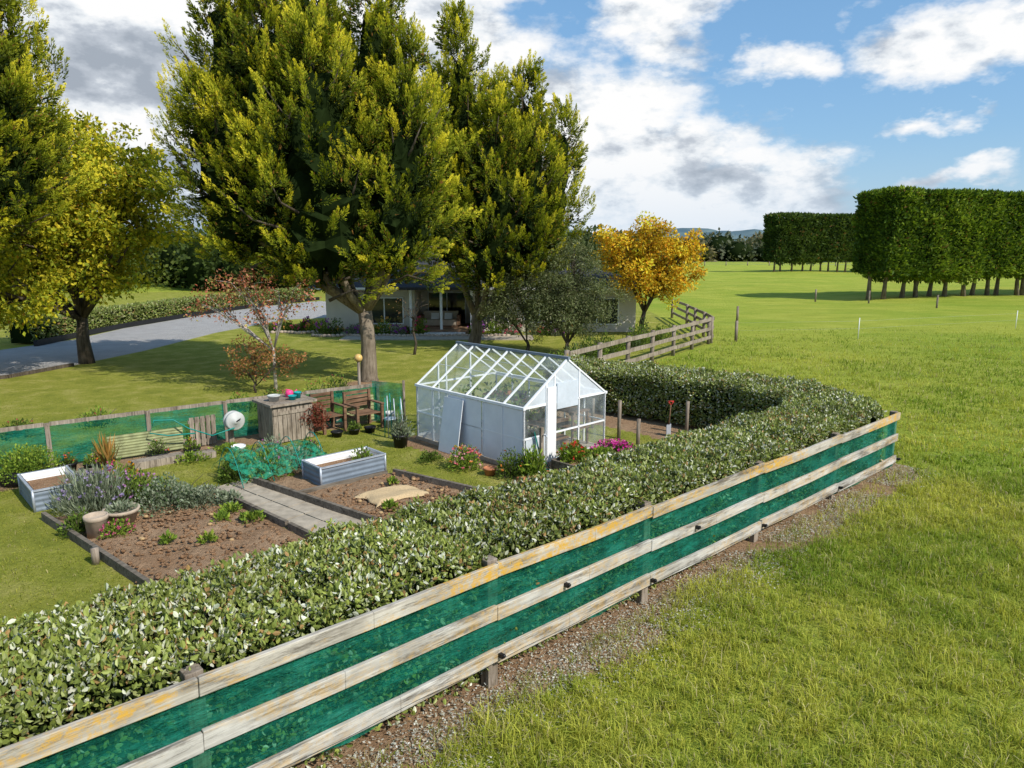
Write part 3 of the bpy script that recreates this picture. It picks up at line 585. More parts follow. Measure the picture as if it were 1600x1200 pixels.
def edge(pts,h=.16,w=.06):
    for i in range(len(pts)-1):
        p=np.array(pts[i]);q=np.array(pts[i+1]);d=nrm(q-p);ed.beam([*(p+d*.035),h/2-.03],[*(q-d*.035),h/2-.03],w,h,timb)
edge([ab(-1.45,2.4),ab(-1.72,4.2),ab(-2.17,7.9)]);edge([ab(.17,7.5),ab(.38,5.0),ab(.57,2.4)],.14);edge([ab(.86,7.3),ab(1.36,4.13),ab(1.58,2.4)],.18);edge([ab(3.72,2.7),ab(3.42,4.2),ab(2.97,6.15)],.14);edge([ab(2.9,6.17),ab(1.0,6.22)],.12)
ed.tube([P3(-2.0,5.6,.0),P3(-2.0,5.6,.22)],.05,postw,8)
ed.done()
pv=B('paver_path')
d_=nrm(ab(.9,4.2)-ab(.5,7.45));nn_=np.array([-d_[1],d_[0]]);st=ab(.52,7.55)
for i_ in range(12):
    for j_ in range(2):
        c=st+d_*(.22+i_*.455)+nn_*((j_-.5)*.40);pv.box([*c,.012+rng.uniform(-.004,.004)],(.435,.375,.06),paver,nrm(d_+nn_*rng.normal(0,.012)))
pv.done()
cl=B('soil_clods')
for i_ in range(1500):
    if rng.random()<.55: a=rng.uniform(-1.8,.2);b=rng.uniform(3.6,7.3)
    else: a=rng.uniform(1.35,3.2);b=rng.uniform(3.4,6.1)
    s=rng.uniform(.008,.038);q=P3(a,b,.03+s*.4);cl.sph(q,(s*rng.uniform(.8,1.3),s,s*.7),soil_m,6,4,noise_=.15)
cl.done()
po=B('potatoes')
for i_ in range(22):
    a=rng.uniform(-1.5,.1) if rng.random()<.4 else rng.uniform(1.5,3.0);b=rng.uniform(4.2,6.9) if a<.5 else rng.uniform(4.2,5.9);po.sph(P3(a,b,.06),(.038,.03,.024),potato,8,6)
po.done()
sk=B('hessian_sack');m_=26;V=[];u_=np.linspace(0,1,m_)
for i_ in range(m_):
    for j_ in range(m_):
        a=1.72+u_[i_]*1.0+.10*math.sin(u_[j_]*3)-.1*u_[j_]*u_[i_]+.03*math.sin(u_[j_]*11);b=4.75+u_[j_]*.66+.07*math.sin(u_[i_]*4)+.02*math.sin(u_[i_]*13);e_=min(u_[i_],1-u_[i_],u_[j_],1-u_[j_]);V.append(P3(a,b,.045+.05*min(e_*8,1)*(.4+float(vnoise(u_[i_]*4,u_[j_]*4,2)))))
i=np.arange(m_-1)[None,:]+m_*np.arange(m_-1)[:,None];sk.add(V,np.stack([i,i+1,i+m_+1,i+m_],-1).reshape(-1,4),hessian,None,True);o=sk.done();sm=o.modifiers.new('s','SOLIDIFY');sm.thickness=.006
def planter(name,a0,a1,b0,b1,h,m):
    bd=B(name);c=[ab(a0,b0),ab(a1,b0),ab(a1,b1),ab(a0,b1)]
    for i_ in range(4): bd.corr(c[i_],c[(i_+1)%4],h,m,4,.006)
    for i_ in range(4):
        p,q=c[i_],c[(i_+1)%4];bd.beam([*p,h],[*q,h],.04,.025,galv);bd.tube([[*p,0],[*p,h+.02]],.020,galv,8)
    t=.04;V=[[*ab(a0+t,b0+t),h-.12],[*ab(a1-t,b0+t),h-.12],[*ab(a1-t,b1-t),h-.12],[*ab(a0+t,b1-t),h-.12]];bd.add(V,np.array([[0,1,2,3]]),soil_m)
    c2=[ab(a0+.03,b0+.03),ab(a1-.03,b0+.03),ab(a1-.03,b1-.03),ab(a0+.03,b1-.03)]
    for i_ in range(4):bd.corr(c2[i_],c2[(i_+1)%4],.14,white,2,.004,h-.13)
    return bd.done()
planter('galvanised_planter',1.62,2.92,6.3,6.95,.36,darkgalv);planter('galvanised_planter',-2.2,-1.5,8.35,9.5,.34,darkgalv)
plant('seedling_plant',P3(2.6,6.55,.26),.2,.22,300,.06,G2,None,.8,.4)
for k,(a,b,r,h) in enumerate([(.75,7.7,.35,.4),(1.25,7.5,.4,.5),(1.75,7.6,.38,.42),(2.2,7.9,.35,.45),(1.0,8.1,.35,.45),(1.6,8.2,.4,.5)]):
    plant('vegetable_plant',P3(a,b,.02),r,h,900,.07,[G1,G2,SIL][k%3],None,.6,.5,[(.6,.6,.55),(.5,.15,.4)] if k%2 else None,20 if k%2 else 0,.03)
gnm,nt=newmat('green_garden_net');c=ramp(nt,noise(nt,9,4,.7,objco(nt)),[(.35,(.003,.22,.12)),(.65,(.02,.40,.24))]);b_s,o_s=fin(nt,c,.6);tr=N(nt,'ShaderNodeBsdfTransparent');s_=N(nt,'ShaderNodeMixShader');nt.links.new(ramp(nt,noise(nt,10,4,.8,objco(nt)),[(.42,(.45,)*3),(.58,(.95,)*3)]),s_.inputs[0]);nt.links.new(b_s.outputs[0],s_.inputs[1]);nt.links.new(tr.outputs[0],s_.inputs[2]);nt.links.new(s_.outputs[0],o_s.inputs[0])
gn=B('garden_netting');m_=60;V=[]
for i_ in range(m_):
    for j_ in range(m_):
        u=i_/(m_-1);w=j_/(m_-1);a=.55+u*1.7;b=7.05+w*1.25;h=.16+.45*(max(math.sin(math.pi*w),0)**.5)*(.55+.45*math.sin(u*9)**2)*(1-.3*u)+.14*(float(fbm(u*12,w*12,2))-.4)
        V.append(P3(a+.04*math.sin(w*17),b,h))
i=np.arange(m_-1)[None,:]+m_*np.arange(m_-1)[:,None];gn.add(V,np.stack([i,i+1,i+m_+1,i+m_],-1).reshape(-1,4),gnm,None,True)
for a in(.6,1.15,1.7,2.2): gn.tube([P3(a,7.1+1.15*t,.05+.6*math.sin(math.pi*t)) for t in np.linspace(0,1,12)],.008,tealhose,6)
gn.done()
# ---------------------------------------------------------------- greenhouse
ga,gb,GW,GL,GE,GR=4.8,4.58,2.3,3.3,1.2,2.0
def gp(x,y,z): return P3(ga+x,gb+y,z)
gh=B('greenhouse');f=.030
gh.box(gp(GW/2,GL/2,.03),(GW+.06,GL+.06,.08),concrete,D)
nb=6
for i_ in range(nb+1):
    y=GL*i_/nb
    for x in(0,GW): gh.beam(gp(x,y,.07),gp(x,y,GE),f,f,white,up=(*L,0))
    gh.beam(gp(-.03,y,GE-.01),gp(GW/2,y,GR),f,f*1.3,white,up=(*L,0));gh.beam(gp(GW+.03,y,GE-.01),gp(GW/2,y,GR),f,f*1.3,white,up=(*L,0))
for x in(-.01,GW+.01): gh.beam(gp(x,-.03,GE),gp(x,GL+.03,GE),.06,.05,white);gh.beam(gp(x,0,.62),gp(x,GL,.62),f*.8,f*.8,white)
gh.beam(gp(GW/2,-.05,GR+.02),gp(GW/2,GL+.05,GR+.02),.06,.05,darkgalv)
for y in(0,GL):
    for x in(.0,.58,.80,1.5,GW):
        zt=GE+(GR-GE)*(1-abs(x-GW/2)/(GW/2));gh.beam(gp(x,y,.07),gp(x,y,zt),f,f,white,up=(*L,0))
    gh.beam(gp(0,y,GE),gp(GW,y,GE),f,f*1.2,white);gh.beam(gp(0,y,.62),gp(GW,y,.62),f,f,white);gh.beam(gp(0,y,.09),gp(GW,y,.09),f,.06,white)
def quad(pts,m): gh.add(np.array(pts),np.array([[0,1,2,3]] if len(pts)==4 else [[0,1,2]]),m)
for i_ in range(nb):
    y0,y1=GL*i_/nb+.02,GL*(i_+1)/nb-.02
    for (x0,x1) in((-.02,GW/2),(GW+.02,GW/2)):
        quad([gp(x0,y0,GE),gp(x0,y1,GE),gp(x1,y1,GR),gp(x1,y0,GR)],glass)
        xm=x0+(x1-x0)*.5;zm=(GE+GR)/2;gh.beam(gp(xm,y0,zm),gp(xm,y1,zm),.010,.010,white)
    quad([gp(GW,y0,.08),gp(GW,y1,.08),gp(GW,y1,GE),gp(GW,y0,GE)],glass)
gh.box(gp(-.012,.56,.62),(.012,1.08,1.08),whitep,D);gh.box(gp(-.016,1.68,.62),(.012,1.02,1.08),whitep,D)
gh.box(gp(-.16,1.95,.56),(.014,.60,1.12),whitep,D,('y',.16))
quad([gp(-.004,2.24,.08),gp(-.004,3.28,.08),gp(-.004,3.28,GE),gp(-.004,2.24,GE)],milky)
for y in(.56,1.12): gh.beam(gp(-.024,y,.1),gp(-.024,y,1.16),.02,.02,white,up=(*L,0))
for y,s in((0,1),(GL,0)):
    m=milky if s else glass
    quad([gp(0.02,y,.08),gp(.56,y,.08),gp(.56,y,1.18),gp(.02,y,1.18)],glass)
    quad([gp(.60,y,.08),gp(1.48,y,.08),gp(1.48,y,GE),gp(.60,y,GE)],glass);quad([gp(1.52,y,.08),gp(GW,y,.08),gp(GW,y,GE),gp(1.52,y,GE)],glass)
    quad([gp(0,y,GE),gp(GW,y,GE),gp(GW/2,y,GR)],m)
gh.box(gp(.70,-.03,.80),(.24,.02,1.44),white,D);gh.box(gp(1.15,-.025,1.32),(.60,.015,.5),milky,D)
gh.box(gp(.28,-.02,.35),(.5,.012,.5),milky,D)
for z in(.45,.8):
    gh.box(gp(GW-.35,1.7,z),(.5,2.8,.03),brownw,D)
    gh.box(gp(.95,.35,z-.05),(.9,.4,.03),brownw,D)
for y in(.35,1.7,3.0):
    gh.beam(gp(GW-.12,y,.07),gp(GW-.12,y,.8),.04,.04,brownw,up=(*L,0));gh.beam(gp(GW-.58,y,.07),gp(GW-.58,y,.8),.04,.04,brownw,up=(*L,0))
for k in range(16):
    xx,yy=rng.uniform(.3,2.0),rng.uniform(.3,3.0);zc=rng.choice([.08,.47,.82]) if xx>1.6 else .08
    c=gp(xx,yy,zc);gh.lathe(c,[(0,0),(.07,0),(.10,.16),(0,.15)],[terra,black,brownw][k%3],12)
n=3600;x=rng.uniform(.2,2.1,n);y=rng.uniform(.3,3.1,n);z=rng.choice([.12,.5,.84],n)+rng.random(n)*.35;P=np.array([gp(x[i],y[i],z[i]) for i in range(n)]);kk=vnoise(x*4,y*4,3)>.5
gh.kites(P[kk],rng.normal(size=(kk.sum(),3))+np.array([0,0,.5]),.1,.05,leaf,np.array(G1)[rng.integers(3,size=kk.sum())])
gh.done()
plant('pink_flowering_plant',P3(4.15,5.5,.02),.35,.42,1300,.05,G2,None,.4,.5,[(.70,.16,.20),(.75,.3,.08),(.75,.38,.42)],50,.045)
plant('rose_bush',P3(4.45,4.55,.02),.3,.45,1200,.05,G1,None,.5,.5,[(.7,.25,.05)],10,.04)
plant('fern_plant',P3(4.7,4.25,.02),.25,.5,900,.1,G2,None,1,.3)
plant('grey_shrub',P3(4.15,7.6,.2),.22,.5,700,.08,SIL,None,1,.3);pot('black_pot',P3(4.15,7.6),.17,.28,black).done()
plant('small_shrub',P3(3.95,6.3,.02),.25,.18,500,.05,G1)
pot('terracotta_pot',P3(4.25,4.9),.12,.14,terra).done()
rb=B('timber_raised_bed')
for (p,q) in((ab(5.15,3.55),ab(6.95,3.55)),(ab(5.15,4.2),ab(6.95,4.2)),(ab(5.15,3.58),ab(5.15,4.17)),(ab(6.95,3.58),ab(6.95,4.17))): rb.beam([*p,.13],[*q,.13],.04,.26,timb)
rb.add([P3(5.17,3.57,.22),P3(6.93,3.57,.22),P3(6.93,4.18,.22),P3(5.17,4.18,.22)],np.array([[0,1,2,3]]),soil_m);rb.done()
plant('magenta_flowering_plant',P3(6.5,3.85,.2),.42,.22,1300,.05,G1,None,.3,.5,[(.65,.05,.38),(.75,.15,.48)],110,.05)
plant('geranium_plant',P3(5.55,4.0,.2),.32,.34,1200,.06,G2,None,.4,.7,[(.65,.05,.04)],22,.045)
plant('leafy_plant',P3(5.95,3.7,.2),.3,.25,900,.06,G2)
bs=B('terracotta_bricks')
for k in range(4): bs.box(P3(4.45+.25*k,4.25-.05*k,.04),(.2,.1,.07),terra,nrm(D+L*.1*k))
bs.done()
tp=B('timber_posts')
for (a,b,h,w) in((8.0,4.9,.85,.07),(7.75,4.2,.6,.07),(10.4-1.0,4.1,.75,.07),(8.3,5.9,.7,.06)): tp.tube([P3(a,b,-.05),P3(a+.01,b,h)],w*.6,postw,8)
tp.done()
sd=B('garden_spade');b0=P3(9.0,4.3,0);sd.tube([b0+np.array([0,0,.25]),b0+np.array([.03,0,.70])],.015,brownw,8);sd.tube([b0+np.array([-.03,0,.78]),b0+np.array([.09,0,.78])],.013,redp,8);sd.tube([b0+np.array([-.03,0,.78]),b0+np.array([.03,0,.69])],.010,redp,6);sd.tube([b0+np.array([.09,0,.78]),b0+np.array([.03,0,.69])],.010,redp,6);sd.box(b0+np.array([0,0,.12]),(.17,.012,.28),galv,D);sd.done()
def coil(name,c,r,n,zr=.04,m=tealhose):
    bd=B(name);p=[]
    for t in np.linspace(0,n*2*math.pi,n*22):
        rr=r*(1+.12*math.sin(t*1.7))
        p.append(np.array(c)+np.array([rr*math.cos(t),rr*math.sin(t),zr*t/(n*6.28)]))
    bd.tube(p,.011,m,6);return bd
hc=coil('garden_hose',P3(5.0,4.15,.03),.2,3);hc.tube([P3(5.0,4.3,.03),P3(5.05,4.45,.4),P3(5.0,4.5,.75),P3(5.1,4.45,.3),P3(5.2,4.3,.05)],.011,tealhose,6);hc.done()
sp_=B('tap_post');sp_.box(P3(5.08,4.4,.42),(.07,.05,.84),postw,D);sp_.tube([P3(5.08,4.36,.7),P3(5.08,4.28,.72),P3(5.08,4.26,.66)],.012,galv,6);sp_.done()
# ---------------------------------------------------------------- back garden fence with netting
FB=[(-14,11.6),(-9,11.3),(-5.5,11.1),(-3.2,10.95),(-1.5,10.85),(.2,10.7),(1.7,10.58),(3.4,10.35),(5.2,10.1)]
bf=B('garden_netting_fence')
for i_,(a,b) in enumerate(FB):
    bf.box(P3(a,b,.42),(.08,.08,.90),postw,D)
    if i_<len(FB)-1:
        a1,b1=FB[i_+1];bf.beam(P3(a+.045,b,.85),P3(a1-.045,b1,.85),.03,.08,greyw);bf.beam(P3(a+.045,b,.14),P3(a1-.045,b1,.14),.03,.09,greyw)
        V=[];mm=14
        for j_ in range(mm):
            t=j_/(mm-1);q=P3(a+(a1-a)*t,b+(b1-b)*t-.03+.02*math.sin(t*19));V+= [q+np.array([0,0,.06]),q+np.array([0,0,.45])-np.array([*L,0])*.02*math.sin(t*23),q+np.array([0,0,.82])]
        F=[[3*j+k,3*j+3+k,3*j+4+k,3*j+1+k] for j in range(mm-1) for k in range(2)];bf.add(V,np.array(F),MATS['shade_netting'],None,True)
bf.done()
cs=B('corrugated_sheets');cs.corr(ab(-.6,10.55),ab(.75,10.4),.46,cream,8,.006,.05);cs.corr(ab(4.3,10.0),ab(5.0,9.95),.62,cream,9,.006,.05);cs.done()
cn=B('green_screen_netting');V=[];mm=16
for j_ in range(mm):
    t=j_/(mm-1);q=P3(5.0+.35*t,10.0-.8*t+.05*math.sin(t*14),0);V+= [q,q+np.array([.02,0,.5]),q+np.array([0,0,.98])]
F=[[3*j+k,3*j+3+k,3*j+4+k,3*j+1+k] for j in range(mm-1) for k in range(2)];cn.add(V,np.array(F),netm,None,True);cn.tube([P3(5.36,9.2,0),P3(5.36,9.2,1.05)],.03,postw,8);cn.done()
cb=B('wooden_cupboard');A0,A1,B0,B1=2.3,3.2,9.55,10.3
cb.box(P3((A0+A1)/2,(B0+B1)/2,.41),(A1-A0-.06,B1-B0-.06,.8),greyw,D)
k=9
for j_ in range(k): cb.box(P3(A0+(j_+.5)*(A1-A0)/k,B0,.40),((A1-A0)/k-.012,.022,.76+rng.uniform(-.02,.02)),greyw,D)
k=7
for j_ in range(k):
    cb.box(P3(A0,B0+(j_+.5)*(B1-B0)/k,.40),(.022,(B1-B0)/k-.012,.76+rng.uniform(-.02,.02)),greyw,D)
cb.box(P3((A0+A1)/2,B0-.02,.66),(A1-A0,.02,.07),greyw,D);cb.box(P3((A0+A1)/2,(B0+B1)/2,.84),(A1-A0+.16,B1-B0+.16,.05),greyw,D);cb.done()
for k,(a,b,m,r,h) in enumerate([(2.5,9.9,hosewhite,.13,.13),(2.85,9.75,teal,.09,.10),(3.02,9.85,teal,.08,.14)]): pot('plastic_bucket' if k==0 else 'teal_pot',P3(a,b,.866),r,h,m).done()
wc=B('pink_watering_can');c=P3(2.95,10.1,.866);wc.lathe(c,[(0,0),(.08,0),(.085,.12),(.05,.15),(0,.15)],pink,14);wc.tube([c+np.array([.07,0,.04]),c+np.array([.18,-.03,.17])],.012,pink,6);wc.tube([c+np.array([-.07,0,.03]),c+np.array([-.15,0,.1]),c+np.array([-.06,0,.17]),c+np.array([.02,0,.15])],.01,pink,6);wc.done()
def chair(name,a0,a1,b,ss=.55):
    bd=B(name)
    for a in(a0+.04,a1-.04):
        bd.box(P3(a,b-ss,.28),(.06,.06,.56),brownw,D);bd.box(P3(a,b,.42),(.06,.06,.84),brownw,D);bd.box(P3(a,b-ss/2,.575),(.08,ss+.1,.03),brownw,D);bd.box(P3(a,b-ss/2,.30),(.03,ss-.07,.06),brownw,D)
    for j_ in range(5): bd.box(P3((a0+a1)/2,b-ss+.05+j_*.105,.37),(a1-a0-.15,.08,.022),brownw,D)
    for j_ in range(4): bd.box(P3((a0+a1)/2,b+.01,.5+j_*.10),(a1-a0-.15,.022,.07),brownw,D)
    return bd.done()
chair('garden_bench',3.45,4.05,10.15);chair('garden_bench',4.12,4.85,9.85)
pot('plastic_bucket',P3(4.95,9.2),.14,.22,galv).done();pot('plastic_bucket',P3(5.12,9.45),.12,.3,hosewhite).done()
for k,(a,b) in enumerate([(3.6,9.25),(4.0,9.2),(4.35,9.1)]): pot('black_pot',P3(a,b),.13,.13,black).done()
plant('potted_plant',P3(4.0,9.2,.1),.15,.16,300,.05,G1)
hr=B('hose_reel');c=P3(1.55,9.75,.62);ax=-np.array([*L,0]);hr.box(P3(1.55,9.95,.35),(.10,.07,.75),postw,D)
q_=.85
prof=[(0,-.09),(.20*q_,-.09),(.23*q_,-.06),(.23*q_,-.02),(.16*q_,0),(.16*q_,.03),(.23*q_,.05),(.23*q_,.09),(.20*q_,.11),(.06,.12),(.05,.14),(0,.14)]
V=[];sg_=28;X3=np.array([*D,0]);Z3=np.array([0,0,1.])
for r_,h_ in prof:
    for j_ in range(sg_):
        t=2*math.pi*j_/sg_;V.append(c+ax*h_+X3*r_*math.cos(t)+Z3*r_*math.sin(t))
F=[[i_*sg_+j_,i_*sg_+(j_+1)%sg_,(i_+1)*sg_+(j_+1)%sg_,(i_+1)*sg_+j_] for i_ in range(len(prof)-1) for j_ in range(sg_)];hr.add(V,np.array(F),hosewhite,None,True)
hr.tube([P3(1.5,9.6,.5),P3(1.1,9.75,.38),P3(.8,10.2,.5),P3(.55,10.3,.7),P3(.2,10.3,.74),P3(.1,10.3,.5),P3(.4,10.2,.42),P3(.9,10.1,.4)],.014,tealhose,6)
hr.tube([c+ax*.145+X3*.0,c+ax*.16+X3*.08+Z3*.05],.012,black,6);hr.done()
pal_=B('timber_pallet')
for j_ in range(5): pal_.box(P3(.95+j_*.11,10.45,.34),(.085,.02,.62),greyw,D)
for z in(.12,.56): pal_.box(P3(1.17,10.48,z),(.56,.03,.07),greyw,D)
pal_.done()
pot('white_bucket',P3(1.35,9.1),.13,.26,white).done()
def tyre(name,c,r):
    bd=B(name);bd.lathe(c,[(r*.75,.0),(r,.03),(r*1.04,.12),(r,.22),(r*.8,.26),(r*.7,.24),(r*.68,.1)],black,26);bd.lathe(c,[(0,.18),(r*.7,.18)],soil_m,20);return bd.done()
tyre('tyre_planter',P3(-2.0,10.25),.38);plant('box_shrub',P3(-2.0,10.25,.15),.58,.50,4600,.045,G2,None,.3,.6)
tyre('tyre_planter',P3(-3.2,10.3),.3);plant('herb_plant',P3(-3.2,10.3,.15),.4,.35,1500,.05,G1)
for k,(a,b,r,h) in enumerate([(-1.35,10.25,.16,.22),(-1.0,10.1,.13,.17),(-.7,10.2,.13,.18),(.15,10.05,.2,.16),(.75,9.95,.16,.15)]):
    pot('black_pot',P3(a,b),r,h,black).done();plant('potted_plant',P3(a,b,h*.8),r*1.0,r*1.4,320,.05,[G1,G2,SIL][k%3],None,.8,.4,[(.5,.1,.3),(.7,.2,.05)],6,.03)
bx=B('timber_boxes')
for (a,b,w,d,h) in((-1.2,9.8,.5,.25,.12),(.05,9.75,.9,.28,.14),(.85,9.6,.4,.25,.12)):
    bx.box(P3(a,b,h/2),(w,d,h),greyw,D)
bx.done()
fx=B('orange_flax_plant');c=P3(-.75,10.1,.05);n=60;d=nrm(rng.normal(0,.28,(n,3))+np.array([0,0,1.]));fx.kites(np.tile(c,(n,1))+rng.normal(0,.03,(n,3))*[1,1,0],d,rng.uniform(.4,.7,n),.04,leaf,np.array([(.46,.24,.06),(.34,.20,.06),(.24,.24,.06)])[rng.integers(3,size=n)]);fx.done()
plant('strawberry_plants',P3(1.35,9.7,.02),.3,.15,500,.06,G2,stems=0);plant('strawberry_plants',P3(.6,9.55,.02),.35,.12,500,.06,G2,stems=0)
for k,(a,h) in enumerate([(-5,.5),(-4.2,.6),(-1.9,.35),(-.6,.4),(3.0,.45),(4.0,.5),(4.6,.6),(2.2,.4)]): plant('fence_shrub',P3(a,11.25-.12*a*.5-.1,.6 if a<2 else .5),.35,h,600,.06,[G1,G2][k%2],None,.8,.5,[(.5,.1,.1)],8,.03)
gl_=B('globe_on_post');gl_.tube([P3(4.9,10.4,0),P3(4.9,10.4,1.42)],.035,postw,8);gl_.sph(P3(4.9,10.4,1.50),.10,orangeb,18,12);gl_.done()
tr_=B('garden_stakes')
for k in range(6):
    a=4.45-.02*k;b=7.9+.12*k;tr_.tube([P3(a,b,0),P3(a+rng.normal(0,.05),b,.9+rng.uniform(-.1,.2))],.012,tealhose if k%2 else galv,6)
tr_.done()
# ---------------------------------------------------------------- far rail fence
ff=B('post_and_rail_fence');p0=np.array([1.6,20.5]);p1=np.array([8.7,31.3]);K=6;pts_=[p0+(p1-p0)*i_/K for i_ in range(K+1)]
def pr_fence(ff,pts_,h=1.15,m=postw,rm=greyw):
    for i_,p in enumerate(pts_):
        ff.tube([[*p,-.1],[*p,h+.05]],.08,m,8)
        if i_<len(pts_)-1:
            q=pts_[i_+1];d=nrm(q-p);n_=np.array([d[1],-d[0]])*.09
            for z in(.28,.62,.96): ff.beam([*(p+n_),z*h],[*(q+n_),z*h+rng.uniform(-.03,.03)],.04,.14,rm)
pr_fence(ff,pts_)
pr_fence(ff,[np.array([8.9,31.6]),np.array([9.2,34]),np.array([9.4,36.5]),np.array([9.6,39]),np.array([9.9,44])]);ff.done()
wf=B('wire_fence')
for p in((10.2,32.2),(13,41),(29,58),(25.5,60),(31,52)):
    wf.tube([[*p,-.1],[*p,.95]],.07,postw,7)
for p in((16.2,33.1),(26.5,37.3)): wf.tube([[*p,0],[*p,1.0]],.018,white,6)
for z in(.5,.85):
    wf.tube([[10.2,32.2,z],[16.2,33.1,z],[26.5,37.3,z],[60,48,z]],.002,galv,4)
for i_ in range(26):
    p=(45+i_*6,215-i_*1.0);wf.tube([[*p,-.1],[*p,1.3]],.14,postw,6)
for z in(.6,1.2): wf.tube([[45,215,z],[200,189,z]],.03,galv,4)
wf.done()
hedge('clipped_low_hedge',[(-21.6,31),(-21.8,38),(-21,47),(-19.6,54),(-17.5,61)],lambda t:1.1+0*t,lambda t:1.0+0*t,26000,.13,19,cols=[(.16,.21,.045),(.21,.26,.06),(.13,.17,.035),(.26,.29,.08),(.3,.32,.15),(.34,.35,.16),(.28,.18,.08)],side_front=.7).done()
de=B('driveway_edging')
e=[(-20.6,30.5),(-20.9,38),(-20.1,47),(-18.7,54),(-16.5,61)]
for i_ in range(4): de.beam([*e[i_],.1],[*e[i_+1],.1],.15,.3,black)
e=[(-20.4,18.2),(-16.3,22.6),(-15.7,25.1)]
for i_ in range(2): de.beam([*e[i_],.04],[*e[i_+1],.04],.12,.14,barkd)
de.done()
# ---------------------------------------------------------------- house
hs=empty('house')
hw=B('walls');z1=2.15
def wseg(x0,x1,y0,y1): hw.box([(x0+x1)/2,(y0+y1)/2,z1/2],(x1-x0,y1-y0,z1),wallm)
wseg(-9.4,-4.9,36.0,44);wseg(-4.9+.002,-2.1,38.4,44-.01);wseg(-2.1+.002,6.3,36.2,44)
hw.done(hs)
wn=B('windows')
def win(x0,x1,z0,z2,y):
    wn.box([(x0+x1)/2,y-.01,(z0+z2)/2],(x1-x0,.06,z2-z0),winglass);
    for x in(x0,(x0+x1)/2,x1): wn.box([x,y-.035,(z0+z2)/2],(.06,.05,z2-z0+.06),white)
    for z in(z0,z2): wn.box([(x0+x1)/2,y-.03,z],(x1-x0+.06,.055,.06),white)
win(-7.4,-5.5,.45,1.75,36.0);win(-4.5,-2.5,.1,1.9,38.4);win(-1.6,-.2,.1,1.85,36.2);win(.6,2.2,.5,1.7,36.2);win(3.2,5.4,.4,1.7,36.2);wn.done(hs)
rf=B('roof')
def hip(x0,x1,y0,y1,z,zr,ins,yr=None):
    ym=(y0+y1)/2;V=[[x0,y0,z],[x1,y0,z],[x1,y1,z],[x0,y1,z],[x0+ins,ym,zr],[x1-ins,ym,zr],[x0,y0,z-.12],[x1,y0,z-.12],[x1,y1,z-.12],[x0,y1,z-.12]]
    rf.add(V,[np.array([[0,1,5,4],[2,3,4,5],[6,9,8,7],[0,6,7,1],[1,7,8,2],[2,8,9,3],[3,9,6,0]]),np.array([[1,2,5],[3,0,4]])],roofm)
hip(-10.2,6.9,35.3,44.7,z1+.14,4.0,4.2)
hip(-5.6,-1.4,34.9,40,z1+.17,3.5,2.05)
rf.beam([-10.2,35.26,z1+.09],[6.9,35.26,z1+.09],.1,.1,white);rf.done(hs)
vp=B('verandah_posts')
for x in(-5.0,-3.5,-2.0): vp.box([x,35.2,1.08],(.12,.12,2.16),white)
vp.done(hs)
dk=B('deck');dk.box([-3.5,36.7,.12],(3.0,3.2,.24),deckm);dk.box([-3.3,34.8,.06],(2.0,.5,.12),white);dk.done(hs)
sf=B('outdoor_sofa');sf.box([-3.7,36.8,.45],(1.8,.7,.3),beige);sf.box([-3.7,37.15,.75],(1.8,.2,.5),beige);sf.box([-4.65,36.8,.58],(.18,.75,.5),brownw);sf.box([-2.75,36.8,.58],(.18,.75,.5),brownw);sf.box([-3.7,36.8,.27],(1.85,.7,.08),brownw)
sf.box([-4.0,37.0,.72],(.4,.12,.36),white,tilt=('x',-.3));sf.box([-3.3,37.0,.72],(.4,.12,.36),white,tilt=('x',-.3));sf.done()
ptb=B('patio');ptb.box([-3.5,33.6,.012],(9,1.8,.05),paver);ptb.done()
for k in range(34):
    x=-12.3+k*.47+rng.normal(0,.2)
    if -4.4<x<-2.4: continue
    plant('garden_bed_shrub',(x,34.9+rng.normal(0,.25)+(1.6 if x<-9.5 else 0),0),rng.uniform(.3,.5),rng.uniform(.3,.9),420,.11,[G1,G2,SIL][rng.integers(3)],None,.5,.5,[[(.7,.6,.6),(.65,.1,.2),(.7,.4,.1),(.4,.1,.5)][rng.integers(4)]],14,.1,stems=2)
for k in range(14):
    t=k/13;plant('fence_line_shrub',(2.4+5.2*t+rng.normal(0,.2)-.8,24.5+8*t,0),rng.uniform(.4,.7),rng.uniform(.5,1.1),600,.1,[G1,G2,[(.08,.12,.04)]][k%3],None,.5,.5)
br_=B('stone_border')
for k in range(60): 
    x=-12+k*.2;br_.sph((x,34.1+.15*math.sin(k*.7)+(1.4 if x<-9.6 else 0),.05),(.13,.1,.09),concrete,7,5,noise_=.1)
br_.done()
# ---------------------------------------------------------------- world
SUNAZ=R(129);SUNEL=R(41)
w=bpy.data.worlds.new('World');SC.world=w;w.use_nodes=True;nt=w.node_tree;nt.nodes.clear()
sky=N(nt,'ShaderNodeTexSky',sky_type='NISHITA');sky.sun_disc=False;sky.sun_elevation=SUNEL;sky.sun_rotation=SUNAZ;sky.air_density=1.1;sky.dust_density=.8;sky.ozone_density=1.5
tc=N(nt,'ShaderNodeTexCoord');sx=N(nt,'ShaderNodeSeparateXYZ');nt.links.new(tc.outputs['Generated'],sx.inputs[0])
az=math_(nt,'MULTIPLY',math_(nt,'ARCTAN2',sx.outputs[0],sx.outputs[1]),57.2958);el=math_(nt,'MULTIPLY',math_(nt,'ARCSINE',sx.outputs[2]),57.2958)
mp=N(nt,'ShaderNodeMapping');mp.inputs['Scale'].default_value=(1,1,2.0);nt.links.new(tc.outputs['Generated'],mp.inputs[0])
def cen(s): return math_(nt,'SUBTRACT',s,.5)
